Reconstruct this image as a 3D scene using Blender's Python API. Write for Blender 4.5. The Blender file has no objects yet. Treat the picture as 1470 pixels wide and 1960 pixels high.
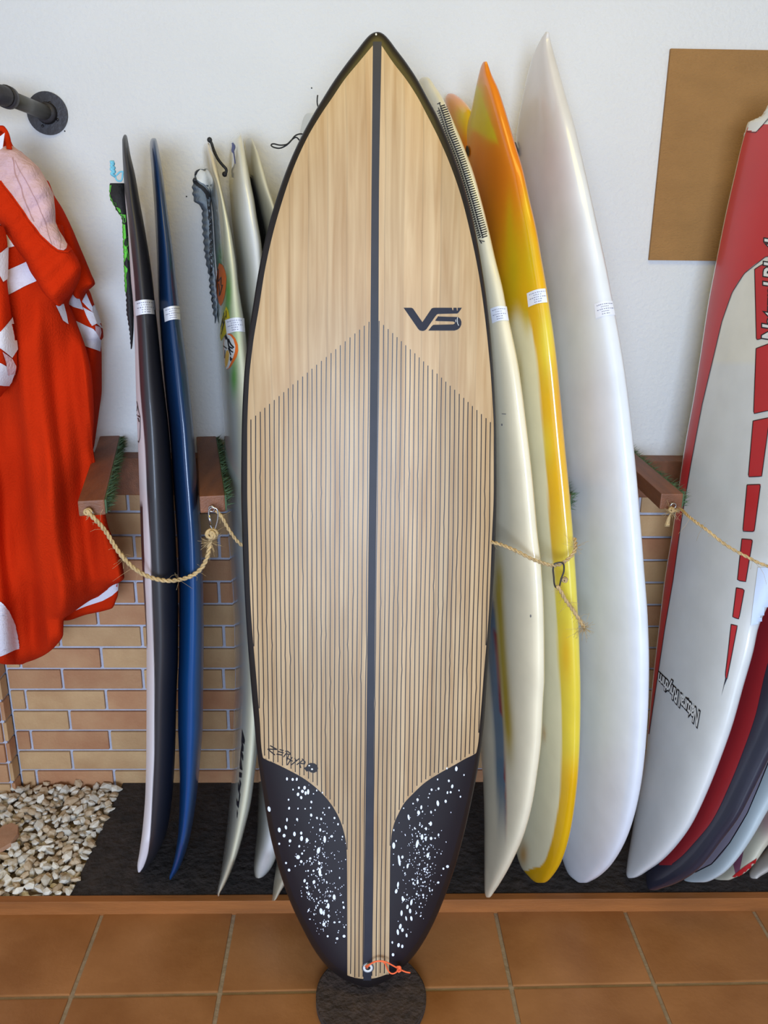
import bpy, bmesh, math, random
import numpy as np
from mathutils import Vector, Matrix
from mathutils.bvhtree import BVHTree
random.seed(7)
C = bpy.context.scene.collection
PI = math.pi
# ------------------------------------------------------------ camera (calibrated from tile and brick lines)
F, PITCH, YAW, ROLL, H0 = 1607.0, math.radians(17.84), math.radians(1.28), math.radians(0.64), 1.5
CX, CY = 735.0, 980.0
_cp, _sp, _cy, _sy = math.cos(PITCH), math.sin(PITCH), math.cos(YAW), math.sin(YAW)
FW = np.array([_sy*_cp, _cy*_cp, -_sp]); _rt = np.array([_cy, -_sy, 0.0]); _up = np.cross(_rt, FW)
RT = math.cos(ROLL)*_rt + math.sin(ROLL)*_up
UP = -math.sin(ROLL)*_rt + math.cos(ROLL)*_up
CAM = np.array([0, 0, H0])
cd = bpy.data.cameras.new('camera'); cam = bpy.data.objects.new('camera', cd); C.objects.link(cam)
M = Matrix(((RT[0], UP[0], -FW[0], 0), (RT[1], UP[1], -FW[1], 0), (RT[2], UP[2], -FW[2], H0), (0, 0, 0, 1)))
cam.matrix_world = M
cd.sensor_fit = 'HORIZONTAL'; cd.sensor_width = 36; cd.lens = 36*F/1470
cd.clip_start = 0.02
bpy.context.scene.camera = cam
# ------------------------------------------------------------ light: daylight through the shop front behind, added warm area fill in place of ceiling bounce
w = bpy.data.worlds.new('world'); bpy.context.scene.world = w; w.use_nodes = True
w.node_tree.nodes['Background'].inputs[0].default_value = (0.62, 0.78, 1.0, 1)
w.node_tree.nodes['Background'].inputs[1].default_value = 1.2
def area(name, loc, rot, sx, sy, power, col):
    l = bpy.data.lights.new(name, 'AREA'); l.shape = 'RECTANGLE'; l.size = sx; l.size_y = sy
    l.energy = power; l.color = col
    o = bpy.data.objects.new(name, l); C.objects.link(o); o.location = loc; o.rotation_euler = rot
    return o
area('window_light', (-0.12, -2.15, 1.35), (math.radians(86), 0, 0), 1.4, 1.0, 146, (0.60, 0.75, 1.0))
area('ceiling_warm_fill', (0.2, 0.9, 2.62), (0, 0, 0), 1.8, 0.5, 12, (1.0, 0.78, 0.14))  # added fill with no known lamp behind it, warms the upper wall
vs = bpy.context.scene.view_settings
vs.view_transform = 'Standard'; vs.look = 'None'; vs.exposure = 0.0; vs.gamma = 1; vs.use_curve_mapping = False
# ------------------------------------------------------------ projection helpers
def ray(px, py):
    return FW + RT*(px-CX)/F - UP*(py-CY)/F
def atz(px, py, z):
    d = ray(px, py); return CAM + d*((z-H0)/d[2])
def aty(px, py, y):
    d = ray(px, py); return CAM + d*(y/d[1])
def proj(P):
    V = np.asarray(P) - CAM
    k = V @ FW
    return CX + F*(V @ RT)/k, CY - F*(V @ UP)/k
def pchip(xs, ys):
    xs = np.array(xs, float); ys = np.array(ys, float); h = np.diff(xs); d = np.diff(ys)/h
    m = np.zeros(len(xs))
    for i in range(1, len(xs)-1):
        if d[i-1]*d[i] > 0:
            w1, w2 = 2*h[i]+h[i-1], h[i]+2*h[i-1]
            m[i] = (w1+w2)/(w1/d[i-1]+w2/d[i])
    m[0], m[-1] = d[0], d[-1]
    def f(x):
        x = min(max(x, xs[0]), xs[-1]); i = min(int(np.searchsorted(xs, x, 'right'))-1, len(h)-1)
        t = (x-xs[i])/h[i]
        return ((1+2*t)*(1-t)**2*ys[i] + t*(1-t)**2*h[i]*m[i] + t*t*(3-2*t)*ys[i+1] + t*t*(t-1)*h[i]*m[i+1])
    return f
def curve_of(pts):       # [(y,x),...] -> x(y)
    return pchip([p[0] for p in pts], [p[1] for p in pts])
# ------------------------------------------------------------ materials
def lin(c):
    return tuple((v/12.92 if v <= 0.04045 else ((v+0.055)/1.055)**2.4) for v in c)
def rgb(r, g, b): return lin((r/255, g/255, b/255))
class NM:
    def __init__(s, name):
        s.m = bpy.data.materials.new(name); s.m.use_nodes = True; s.t = s.m.node_tree
        s.b = s.t.nodes['Principled BSDF']
    def n(s, typ, **k):
        x = s.t.nodes.new(typ)
        for a, v in k.items(): setattr(x, a, v)
        return x
    def l(s, a, b): s.t.links.new(a, b)
def mat(name, col, rough=0.5, var=0.0, vscale=8, bump=0.0, bscale=60, coat=0.0, metal=0.0, col2=None, rand=0.0, stretch=None, spec=0.5, sss=0):
    q = NM(name); b = q.b
    b.inputs['Roughness'].default_value = rough; b.inputs['Metallic'].default_value = metal
    b.inputs['Coat Weight'].default_value = coat; b.inputs['Coat Roughness'].default_value = 0.06
    b.inputs['Specular IOR Level'].default_value = spec
    tc = q.n('ShaderNodeTexCoord'); co = tc.outputs['Object']
    if stretch:
        mp = q.n('ShaderNodeMapping'); mp.inputs['Scale'].default_value = stretch; q.l(co, mp.inputs[0]); co = mp.outputs[0]
    c1 = tuple(col)+(1,)
    if var > 0 or col2:
        nz = q.n('ShaderNodeTexNoise'); nz.inputs['Scale'].default_value = vscale; nz.inputs['Detail'].default_value = 6
        q.l(co, nz.inputs['Vector'])
        if rand > 0:
            oi = q.n('ShaderNodeObjectInfo'); ad = q.n('ShaderNodeVectorMath', operation='ADD'); ml = q.n('ShaderNodeMath', operation='MULTIPLY')
            ml.inputs[1].default_value = 37.0; q.l(oi.outputs['Random'], ml.inputs[0]); q.l(co, ad.inputs[0]); q.l(ml.outputs[0], ad.inputs[1]); q.l(ad.outputs[0], nz.inputs['Vector'])
        rp = q.n('ShaderNodeValToRGB'); rp.color_ramp.elements[0].position = 0.3; rp.color_ramp.elements[1].position = 0.7
        a = tuple(v*(1-var) for v in col)+(1,); z = (tuple(col2) if col2 else tuple(min(1, v*(1+var)) for v in col))+(1,)
        rp.color_ramp.elements[0].color = a; rp.color_ramp.elements[1].color = z
        q.l(nz.outputs[0], rp.inputs[0]); out = rp.outputs[0]
        if rand > 0:
            hs = q.n('ShaderNodeHueSaturation'); mr = q.n('ShaderNodeMapRange')
            mr.inputs[3].default_value = 1-rand; mr.inputs[4].default_value = 1+rand
            q.l(oi.outputs['Random'], mr.inputs[0]); q.l(mr.outputs[0], hs.inputs['Value']); q.l(out, hs.inputs['Color']); out = hs.outputs[0]
        q.l(out, b.inputs['Base Color'])
    else: b.inputs['Base Color'].default_value = c1
    if bump > 0:
        n2 = q.n('ShaderNodeTexNoise'); n2.inputs['Scale'].default_value = bscale; n2.inputs['Detail'].default_value = 5
        q.l(co, n2.inputs['Vector']); bp = q.n('ShaderNodeBump'); bp.inputs['Strength'].default_value = bump; bp.inputs['Distance'].default_value = 0.01
        q.l(n2.outputs[0], bp.inputs['Height']); q.l(bp.outputs[0], b.inputs['Normal'])
    return q.m
def vcol_mat(name, rough=0.3, coat=0.6, noise=0.06, nscale=14):
    q = NM(name); b = q.b; at = q.n('ShaderNodeVertexColor', layer_name='Col')
    tc = q.n('ShaderNodeTexCoord'); nz = q.n('ShaderNodeTexNoise'); nz.inputs['Scale'].default_value = nscale; nz.inputs['Detail'].default_value = 5
    q.l(tc.outputs['Object'], nz.inputs['Vector'])
    mr = q.n('ShaderNodeMapRange'); mr.inputs[1].default_value = .3; mr.inputs[2].default_value = .7; mr.inputs[3].default_value = 1-noise; mr.inputs[4].default_value = 1+noise*.5
    q.l(nz.outputs[0], mr.inputs[0]); hs = q.n('ShaderNodeHueSaturation'); q.l(mr.outputs[0], hs.inputs['Value']); q.l(at.outputs[0], hs.inputs['Color'])
    q.l(hs.outputs[0], b.inputs['Base Color'])
    b.inputs['Roughness'].default_value = rough; b.inputs['Coat Weight'].default_value = coat; b.inputs['Coat Roughness'].default_value = 0.05
    return q.m
M_wall = mat('white_plaster', rgb(217, 215, 213), 0.9, var=0.03, vscale=3, bump=0.35, bscale=90)
M_ceil = mat('ceiling_paint', rgb(176, 150, 100), 0.9, var=0.02)
M_room = mat('room_paint', rgb(222, 224, 228), 0.9, var=0.02)
M_brick = mat('yellow_brick', rgb(184, 140, 96), 0.7, var=0.10, vscale=9, bump=0.2, bscale=120, col2=rgb(200, 162, 116), rand=0.08)
M_brick2 = mat('orange_brick', rgb(176, 118, 80), 0.7, var=0.10, vscale=8, bump=0.2, bscale=120, col2=rgb(190, 144, 102), rand=0.07)
M_mortar = mat('grey_mortar', rgb(182, 184, 198), 0.95, var=0.1, vscale=30, bump=0.3, bscale=150)
M_tile = mat('terracotta_tile', rgb(142, 88, 42), 0.42, var=0.14, vscale=5, bump=0.12, bscale=30, col2=rgb(166, 112, 66), rand=0.06)
M_grout = mat('floor_grout', rgb(150, 128, 100), 0.9, var=0.12, vscale=40, bump=0.3)
M_wood = mat('stained_wood', rgb(120, 72, 42), 0.55, var=0.22, vscale=6, bump=0.15, bscale=40, stretch=(8, 1.2, 8))
M_trim = mat('curb_wood', rgb(150, 90, 40), 0.6, var=0.2, vscale=5, bump=0.12, bscale=40, stretch=(1, 8, 8))
M_gravel = mat('white_pebble', rgb(214, 200, 178), 0.7, var=0.18, vscale=22, bump=0.3, bscale=90, col2=rgb(238, 232, 218), rand=0.18)
M_gravel2 = mat('tan_pebble', rgb(182, 152, 118), 0.7, var=0.15, vscale=22, bump=0.3, bscale=90, col2=rgb(210, 190, 160), rand=0.15)
M_sand = mat('gravel_bedding', rgb(150, 130, 104), 0.95, var=0.3, vscale=60, bump=0.6, bscale=120)
M_mat = mat('dark_foam_mat', rgb(44, 36, 32), 0.95, var=0.45, vscale=26, bump=0.9, bscale=55)
M_mat2 = mat('brown_round_mat', rgb(62, 48, 40), 0.95, var=0.4, vscale=45, bump=0.8, bscale=80)
M_cork = mat('cork_board', rgb(156, 114, 66), 0.9, var=0.08, vscale=10, bump=0.5, bscale=160, stretch=(1, 1, 2))
M_iron = mat('black_iron', rgb(58, 56, 60), 0.5, var=0.15, vscale=20, bump=0.15, bscale=120, metal=0.3)
M_pipe = mat('gunmetal_pipe', rgb(84, 82, 76), 0.4, var=0.12, vscale=20, metal=0.4)
M_steel = mat('bright_steel', rgb(190, 190, 195), 0.25, metal=1.0, var=0.02)
M_wire = mat('dark_wire', rgb(70, 66, 66), 0.4, metal=0.6, var=0.1)
M_rope = mat('sisal_rope', rgb(196, 166, 118), 0.9, var=0.2, vscale=60, bump=0.5, bscale=300)
M_black = mat('black_gloss', rgb(24, 19, 20), 0.4, coat=0.1, var=0.08)
M_patch = mat('black_tail_lacquer', rgb(18, 16, 25), 0.42, coat=0.1, var=0.1)
M_ink = mat('black_ink', rgb(30, 27, 32), 0.4, var=0.05)
M_navyink = mat('navy_ink', rgb(38, 40, 54), 0.65, var=0.12, vscale=30, spec=.3)
M_string = mat('stringer_paint', rgb(36, 37, 48), 0.58, var=0.15, vscale=20)
M_spk = mat('white_splatter', rgb(232, 236, 250), 0.5, var=0.02)
M_whitep = mat('white_print', rgb(222, 222, 220), 0.4, var=0.03)
M_redp = mat('red_print', rgb(190, 46, 50), 0.35, var=0.05, coat=0.2)
M_paper = mat('white_paper', rgb(226, 228, 240), 0.8, var=0.02)
M_greyink = mat('grey_ink', rgb(130, 130, 150), 0.8, var=0.05)
M_orange = mat('orange_cord', rgb(255, 110, 60), 0.6, var=0.06, vscale=80)
M_cyan = mat('light_blue_cord', rgb(120, 195, 215), 0.6, var=0.1, vscale=80)
M_bcord = mat('black_cord', rgb(26, 26, 30), 0.6, var=0.1, vscale=80, bump=.3, bscale=400)
M_pad = mat('black_foam_pad', rgb(34, 33, 36), 0.8, var=0.2, vscale=30, bump=0.5, bscale=90)
M_green = mat('lime_foam', rgb(96, 196, 62), 0.7, var=0.12, vscale=40, bump=0.3)
M_greyf = mat('grey_foam', rgb(112, 120, 128), 0.8, var=0.12, vscale=30, bump=0.5, bscale=90)
M_turf = mat('green_turf', rgb(68, 92, 62), 0.8, var=0.3, vscale=50)
M_cloth = mat('orange_towel', rgb(190, 42, 8), 0.95, var=0.06, vscale=12, bump=0.3, bscale=220, spec=.08)
M_clothw = mat('white_towel', rgb(216, 212, 222), 0.9, var=0.03, vscale=12, bump=0.2, bscale=220)
M_pink = mat('pink_lining', rgb(206, 170, 176), 0.95, var=0.08, vscale=9, bump=0.4, bscale=120)
M_lilac = mat('lilac_print', rgb(156, 148, 166), 0.4, var=0.03)
M_navy = mat('navy_print', rgb(44, 46, 62), 0.35, var=0.1, vscale=10)
M_terr = mat('tile_shard', rgb(170, 128, 100), 0.8, var=0.1, vscale=20, bump=.2)
def wood_deck():
    q = NM('paulownia_veneer'); b = q.b; tc = q.n('ShaderNodeTexCoord')
    sx = q.n('ShaderNodeSeparateXYZ'); q.l(tc.outputs['Object'], sx.inputs[0])
    nz0 = q.n('ShaderNodeTexNoise'); nz0.inputs['Scale'].default_value = 1.6; q.l(tc.outputs['Object'], nz0.inputs['Vector'])
    wob = q.n('ShaderNodeMath', operation='MULTIPLY_ADD'); wob.inputs[1].default_value = 0.025; q.l(nz0.outputs[0], wob.inputs[0]); q.l(sx.outputs['X'], wob.inputs[2])
    dv = q.n('ShaderNodeMath', operation='DIVIDE'); dv.inputs[1].default_value = 0.034; q.l(wob.outputs[0], dv.inputs[0])
    fl = q.n('ShaderNodeMath', operation='FLOOR'); q.l(dv.outputs[0], fl.inputs[0])
    fr = q.n('ShaderNodeMath', operation='FRACT'); q.l(dv.outputs[0], fr.inputs[0])
    wn = q.n('ShaderNodeTexWhiteNoise', noise_dimensions='1D'); q.l(fl.outputs[0], wn.inputs['W'])
    mp = q.n('ShaderNodeMapping'); mp.inputs['Scale'].default_value = (60, 8, 2.2); q.l(tc.outputs['Object'], mp.inputs[0])
    g = q.n('ShaderNodeTexNoise'); g.inputs['Scale'].default_value = 1.3; g.inputs['Detail'].default_value = 6; g.inputs['Distortion'].default_value = 0.6; q.l(mp.outputs[0], g.inputs['Vector'])
    rp = q.n('ShaderNodeValToRGB'); rp.color_ramp.elements[0].position = .25; rp.color_ramp.elements[1].position = .75
    rp.color_ramp.elements[0].color = rgb(170, 134, 92)+(1,); rp.color_ramp.elements[1].color = rgb(201, 173, 135)+(1,)
    q.l(g.outputs[0], rp.inputs[0])
    # seam line between planks
    sm = q.n('ShaderNodeMapRange'); sm.inputs[1].default_value = 0.0; sm.inputs[2].default_value = 0.10; sm.inputs[3].default_value = 0.80; sm.inputs[4].default_value = 1.0; q.l(fr.outputs[0], sm.inputs[0])
    pr = q.n('ShaderNodeMapRange'); pr.inputs[3].default_value = 0.90; pr.inputs[4].default_value = 1.07; q.l(wn.outputs[0], pr.inputs[0])
    ml = q.n('ShaderNodeMath', operation='MULTIPLY'); q.l(sm.outputs[0], ml.inputs[0]); q.l(pr.outputs[0], ml.inputs[1])
    bn = q.n('ShaderNodeTexNoise'); bn.inputs['Scale'].default_value = 4; bn.inputs['Detail'].default_value = 5; q.l(tc.outputs['Object'], bn.inputs['Vector'])
    br = q.n('ShaderNodeMapRange'); br.inputs[1].default_value = .3; br.inputs[2].default_value = .7; br.inputs[3].default_value = .90; br.inputs[4].default_value = 1.06; q.l(bn.outputs[0], br.inputs[0])
    m2 = q.n('ShaderNodeMath', operation='MULTIPLY'); q.l(ml.outputs[0], m2.inputs[0]); q.l(br.outputs[0], m2.inputs[1])
    hs = q.n('ShaderNodeHueSaturation'); q.l(m2.outputs[0], hs.inputs['Value']); q.l(rp.outputs[0], hs.inputs['Color'])
    q.l(hs.outputs[0], b.inputs['Base Color'])
    b.inputs['Roughness'].default_value = 0.5; b.inputs['Coat Weight'].default_value = 0.06; b.inputs['Coat Roughness'].default_value = .25
    return q.m
M_deck = wood_deck()
# ------------------------------------------------------------ object helpers
def link(name, me, m=None, parent=None, loc=None):
    """me holds world coordinates; origin goes to loc (or the parent's origin)"""
    o = bpy.data.objects.new(name, me); C.objects.link(o)
    org = np.array(loc if loc is not None else (parent['_o'] if parent is not None else (0, 0, 0)), float)
    me.transform(Matrix.Translation(Vector(-org)))
    if parent is None: o.location = Vector(org)
    else:
        o.parent = parent; o.location = Vector(org - np.array(parent['_abs']))
    o['_o'] = [float(v) for v in org]; o['_abs'] = [float(v) for v in org]
    if m is not None: me.materials.append(m)
    return o
def empty(name, loc):
    o = bpy.data.objects.new(name, None); C.objects.link(o); o.location = Vector([float(v) for v in loc]); o.empty_display_size = 0.05
    o['_o'] = [float(v) for v in loc]; o['_abs'] = [float(v) for v in loc]; return o
def tag(o, label=None, cat=None, group=None, kind=None):
    if label: o['label'] = label
    if cat: o['category'] = cat
    if group: o['group'] = group
    if kind: o['kind'] = kind
    return o
def mesh(verts, faces, smooth=True, name='m'):
    me = bpy.data.meshes.new(name); me.from_pydata([tuple(map(float, v)) for v in verts], [], faces)
    if smooth:
        me.polygons.foreach_set('use_smooth', [True]*len(me.polygons))
    me.update(); return me
def fixn(me):
    bm = bmesh.new(); bm.from_mesh(me); bmesh.ops.recalc_face_normals(bm, faces=bm.faces); bm.to_mesh(me); bm.free(); me.update(); return me
def box(p0, p1, bevel=0.0, R=None, org=None):
    bm = bmesh.new(); bmesh.ops.create_cube(bm, size=1)
    p0 = np.array(p0, float); p1 = np.array(p1, float)
    for v in bm.verts:
        for i in range(3): v.co[i] = (p0[i]+p1[i])/2 + v.co[i]*(p1[i]-p0[i])
    if bevel > 0: bmesh.ops.bevel(bm, geom=bm.edges[:], offset=bevel, segments=2, affect='EDGES', profile=0.7)
    if R is not None: bmesh.ops.transform(bm, matrix=R, verts=bm.verts)
    me = bpy.data.meshes.new('b'); bm.to_mesh(me); bm.free(); return me
def tube(pts, r, k=8, closed=False, twist=None):
    """verts, faces of a tube along pts (np Nx3); r scalar or list"""
    P = [np.array(p, float) for p in pts]; N = len(P)
    rs = r if hasattr(r, '__len__') else [r]*N
    V = []; Fc = []; nprev = None
    for i in range(N):
        a = P[(i-1) % N] if (closed or i > 0) else P[i]; b = P[(i+1) % N] if (closed or i < N-1) else P[i]
        t = b-a; t = t/(np.linalg.norm(t)+1e-12)
        if nprev is None:
            h = np.array([0, 0, 1.0]) if abs(t[2]) < 0.9 else np.array([1.0, 0, 0]); n = np.cross(t, h)
        else: n = nprev - t*(nprev @ t)
        n /= np.linalg.norm(n)+1e-12; nprev = n; b2 = np.cross(t, n)
        for j in range(k):
            an = 2*PI*j/k; V.append(P[i] + rs[i]*(math.cos(an)*n + math.sin(an)*b2))
    L = N if closed else N-1
    for i in range(L):
        for j in range(k):
            i2 = (i+1) % N
            Fc.append((i*k+j, i*k+(j+1) % k, i2*k+(j+1) % k, i2*k+j))
    if not closed:
        Fc.append(tuple(range(k-1, -1, -1))); Fc.append(tuple((N-1)*k+j for j in range(k)))
    return V, Fc
def smooth_path(pts, n=40):
    P = np.array(pts, float); d = np.r_[0, np.cumsum(np.linalg.norm(np.diff(P, axis=0), axis=1))]
    fs = [pchip(d, P[:, i]) for i in range(3)]
    # catmull style smoothing
    out = [np.array([f(t) for f in fs]) for t in np.linspace(0, d[-1], n)]
    for _ in range(3):
        out = [out[0]] + [(out[i-1]+2*out[i]+out[i+1])/4 for i in range(1, n-1)] + [out[-1]]
    return out
def merge(parts):
    V = []; Fc = []
    for v, f in parts:
        o = len(V); V += list(v); Fc += [tuple(i+o for i in q) for q in f]
    return V, Fc
def rope_geo(path, r=0.004, pitch=0.02, strands=2):
    P = np.array(path); d = np.r_[0, np.cumsum(np.linalg.norm(np.diff(P, axis=0), axis=1))]
    n = max(12, int(d[-1]/pitch*8)); fs = [pchip(d, P[:, i]) for i in range(3)]
    Q = [np.array([f(t) for f in fs]) for t in np.linspace(0, d[-1], n)]
    out = []
    for s in range(strands):
        pp = []; nprev = None
        for i in range(n):
            t = Q[min(i+1, n-1)]-Q[max(i-1, 0)]; t /= np.linalg.norm(t)+1e-12
            nn = np.cross(t, [0, 0, 1.0]) if nprev is None else nprev - t*(nprev @ t)
            nn /= np.linalg.norm(nn)+1e-12; nprev = nn; b = np.cross(t, nn)
            an = 2*PI*(d[-1]*i/n)/pitch + 2*PI*s/strands
            pp.append(Q[i] + 0.52*r*(math.cos(an)*nn+math.sin(an)*b))
        out.append(tube(pp, r*0.62, 6))
    return merge(out)
# ------------------------------------------------------------ row loft: closed body whose left/right outlines are given per image row, standing on a real 3-D axis
BODY = {}
def row_y(px, py): return None
def loft(name, L, R, base, top, ang, mode='a', half=0.03, n=2.5, rocker=0.0, rows=110, K=56, afun=None, bfun=None,
         zmin=0.041, colf=None, disp=None, flat_top=False, m=None, parent=None, quiet=False, tipfall=.7):
    u = np.array([math.sin(ang), -math.cos(ang), 0.0]); nn = np.array([math.cos(ang), math.sin(ang), 0.0])
    y0 = L[0][0]; y1 = L[-1][0]
    tau = lambda y: math.acos(max(-1, min(1, 1-2*(y-y0)/(y1-y0))))/PI
    Lf = pchip([tau(p[0]) for p in L], [p[1] for p in L]); Rf = pchip([tau(p[0]) for p in R], [p[1] for p in R])
    th = [2*PI*k/K for k in range(K)]
    cs = np.array([math.copysign(abs(math.cos(t))**(2/n), math.cos(t)) for t in th])
    sn = np.array([math.copysign(abs(math.sin(t))**(2/n), math.sin(t)) for t in th])
    V = []; pxs = []; ctr = []; amax = 0; bmx = 0
    base = np.array(base, float); top = np.array(top, float)
    for i in range(rows):
        t = (i+0.25)/(rows-0.5); y = y0+(y1-y0)*(1-math.cos(PI*t))/2
        tt = tau(y); l, r = Lf(tt), Rf(tt)
        if r-l < 0.6: c = (l+r)/2; l, r = c-.3, c+.3
        r1, r2 = ray(0, y), ray(1470, y); pn = np.cross(r1, r2)
        # axis / plane intersection
        dv = top-base; tl = (pn @ (CAM-base))/(pn @ dv); A = base+dv*tl
        s = 1-tl
        A = A + nn*(rocker*(1-(2*s-1)**2))
        e = max(1e-3, 1-abs(2*t-1)); fall = min(1, (math.sin(PI*t))**tipfall)
        A = A + np.array([0, 0, 0])
        def pts(cu, cn, a, b):
            P = A[None, :] + np.outer(cu + a*cs, u) + np.outer(cn + b*sn, nn)
            P[:, 2] = H0 - ((P[:, 0])*pn[0] + P[:, 1]*pn[1])/pn[2]
            return P
        def pxof(P):
            V_ = P-CAM; k = V_ @ FW; return CX+F*(V_ @ RT)/k
        kk = (A-CAM) @ FW
        e0 = pxof(pts(0, 0, 0, 0))[0]
        Su = (pxof(pts(0.001, 0, 0, 0))[0]-e0)/.001; Sn = (pxof(pts(0, 0.001, 0, 0))[0]-e0)/.001
        if mode == 'a':
            a0 = (r-l)/2/abs(Su); b = (bfun(t) if bfun else half)*fall; bm2 = .8*(r-l)/2/max(abs(Sn), 1.0); b = b*bm2/math.sqrt(b*b+bm2*bm2); cu = ((l+r)/2-e0)/Su; a = (r-l)/2/abs(Su); cn = 0
            for it in range(30):
                p = pxof(pts(cu, 0, a, b)); mn, mx = p.min(), p.max()
                cu += ((l+r)-(mn+mx))/2/Su; a += ((r-l)-(mx-mn))/2/abs(Su)*.9
                a = max(a, 2e-4)
        else:
            a = afun(t) if afun else half; cn = ((l+r)/2-e0)/Sn; b = (r-l)/2/abs(Sn)*.7; cu = 0
            zc = A[2]
            sl = abs((pn[0]*u[0]+pn[1]*u[1])/pn[2])
            a = min(a, max(0.004, (zc-zmin)/max(sl, 1e-3)))
            for it in range(30):
                p = pxof(pts(0, cn, a, b)); mn, mx = p.min(), p.max()
                cn += ((l+r)-(mn+mx))/2/Sn; b += ((r-l)-(mx-mn))/2/abs(Sn)*.9
                if b < 0.0008: b = 0.0008; a *= 0.85
        amax = max(amax, a); bmx = max(bmx, b)
        P = pts(cu, cn, a, b)
        if disp is not None:
            px = pxof(P)
            for j in range(K):
                dd = disp(px[j], y)
                d = (P[j]-CAM); P[j] = CAM + d*(1+dd/d[1])
        V += list(P); ctr.append((cu, cn, a, b))
    Fc = []
    for i in range(rows-1):
        for j in range(K): Fc.append((i*K+j, i*K+(j+1) % K, (i+1)*K+(j+1) % K, (i+1)*K+j))
    c0 = len(V); V.append(np.mean(V[:K], axis=0)); V.append(np.mean(V[(rows-1)*K:rows*K], axis=0))
    for j in range(K):
        Fc.append((c0, (j+1) % K, j)); Fc.append((c0+1, (rows-1)*K+j, (rows-1)*K+(j+1) % K))
    zm = min(v[2] for v in V)
    if not quiet: print('LOFT', name, 'amax %.3f bmax %.3f zmin %.3f ymin %.3f ymax %.3f' % (amax, bmx, zm, min(v[1] for v in V), max(v[1] for v in V)))
    return V, Fc
def add_col(me, colf):
    at = me.color_attributes.new('Col', 'FLOAT_COLOR', 'POINT')
    co = np.zeros(len(me.vertices)*3); me.vertices.foreach_get('co', co); co = co.reshape(-1, 3)
    px, py = proj(co); out = np.ones((len(co), 4))
    for i in range(len(co)): out[i, :3] = colf(px[i], py[i], co[i])
    at.data.foreach_set('color', out.ravel())
class Surf:
    """the thing's own surface, used to lay prints, pads and stickers on it"""
    def __init__(s, V, Fc): s.t = BVHTree.FromPolygons([tuple(map(float, v)) for v in V], Fc)
    def at(s, px, py, off=0.0004):
        d = Vector(ray(px, py)).normalized(); h = s.t.ray_cast(Vector(CAM), d)
        if h[0] is None: return None
        n = h[1]
        if n.dot(d) > 0: n = -n
        return np.array(h[0]) + np.array(n)*off
    def near(s, px, py, off=0.0004):
        for r in (0, 1, 2, 3.5, 5):
            for a in ((0,) if r == 0 else range(8)):
                p = s.at(px+r*math.cos(a*PI/4), py+r*math.sin(a*PI/4), off)
                if p is not None: return p
        return None
def emit(sf, P2, Fc, off):
    V = []; ok = []
    for (x, y) in P2:
        p = sf.at(x, y, off); ok.append(p is not None); V.append(p if p is not None else np.zeros(3))
    Fc = [f for f in Fc if all(ok[i] for i in f)]
    used = sorted({i for f in Fc for i in f}); mp = {o: k for k, o in enumerate(used)}
    return [V[i] for i in used], [tuple(mp[i] for i in f) for f in Fc]
def print_rows(sf, L, R, dy=5, dx=8, off=0.0004, cols=None):
    y0, y1 = L[0][0], L[-1][0]; Lf, Rf = curve_of(L), curve_of(R); n = max(1, int(round((y1-y0)/dy)))
    wmax = max(Rf(y)-Lf(y) for y in np.linspace(y0, y1, 20)); k = cols or max(1, int(wmax/dx))
    P2 = []; Fc = []
    for i in range(n+1):
        y = y0+(y1-y0)*i/n; l, r = Lf(y), Rf(y)
        for j in range(k+1): P2.append((l+(r-l)*j/k, y))
    for i in range(n):
        for j in range(k): a = i*(k+1)+j; Fc.append((a, a+1, a+k+2, a+k+1))
    return emit(sf, P2, Fc, off)
def print_poly(sf, poly, dy=2.0, dx=6, off=0.0004):
    ys = [p[1] for p in poly]; y0, y1 = min(ys)+.05, max(ys)-.05; n = max(1, int(math.ceil((y1-y0)/dy)))
    def cuts(y):
        xs = []
        for i in range(len(poly)):
            (xa, ya), (xb, yb) = poly[i], poly[(i+1) % len(poly)]
            if (ya <= y < yb) or (yb <= y < ya): xs.append(xa+(xb-xa)*(y-ya)/(yb-ya))
        return sorted(xs)
    rows = [(y0+(y1-y0)*i/n, cuts(y0+(y1-y0)*i/n)) for i in range(n+1)]
    P2 = []; Fc = []
    for (ya, ca), (yb, cb) in zip(rows, rows[1:]):
        if len(ca) != len(cb): ca = cb = cuts((ya+yb)/2)
        if not ca: continue
        for q in range(0, len(ca)-1, 2):
            w = max(ca[q+1]-ca[q], cb[q+1]-cb[q]); k = max(1, int(w/dx)); o = len(P2)
            for (y, c) in ((ya, ca), (yb, cb)):
                for j in range(k+1): P2.append((c[q]+(c[q+1]-c[q])*j/k, y))
            for j in range(k): Fc.append((o+j, o+j+1, o+k+2+j, o+k+1+j))
    return emit(sf, P2, Fc, off)
def print_line(sf, pts, w, off=0.0005, step=6, wob=0):
    P = np.array(pts, float); d = np.r_[0, np.cumsum(np.hypot(*np.diff(P, axis=0).T))]; n = max(2, int(d[-1]/step)+1)
    P2 = []; Fc = []; Q = []
    for t in np.linspace(0, d[-1], n): Q.append((np.interp(t, d, P[:, 0]) + (random.uniform(-wob, wob) if wob else 0), np.interp(t, d, P[:, 1])))
    for i in range(n):
        a = Q[max(i-1, 0)]; b = Q[min(i+1, n-1)]; tx, ty = b[0]-a[0], b[1]-a[1]; L_ = math.hypot(tx, ty)+1e-9
        nx, ny = -ty/L_*w/2, tx/L_*w/2
        P2 += [(Q[i][0]+nx, Q[i][1]+ny), (Q[i][0]-nx, Q[i][1]-ny)]
        if i: Fc.append((2*i-2, 2*i-1, 2*i+1, 2*i))
    return emit(sf, P2, Fc, off)
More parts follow.
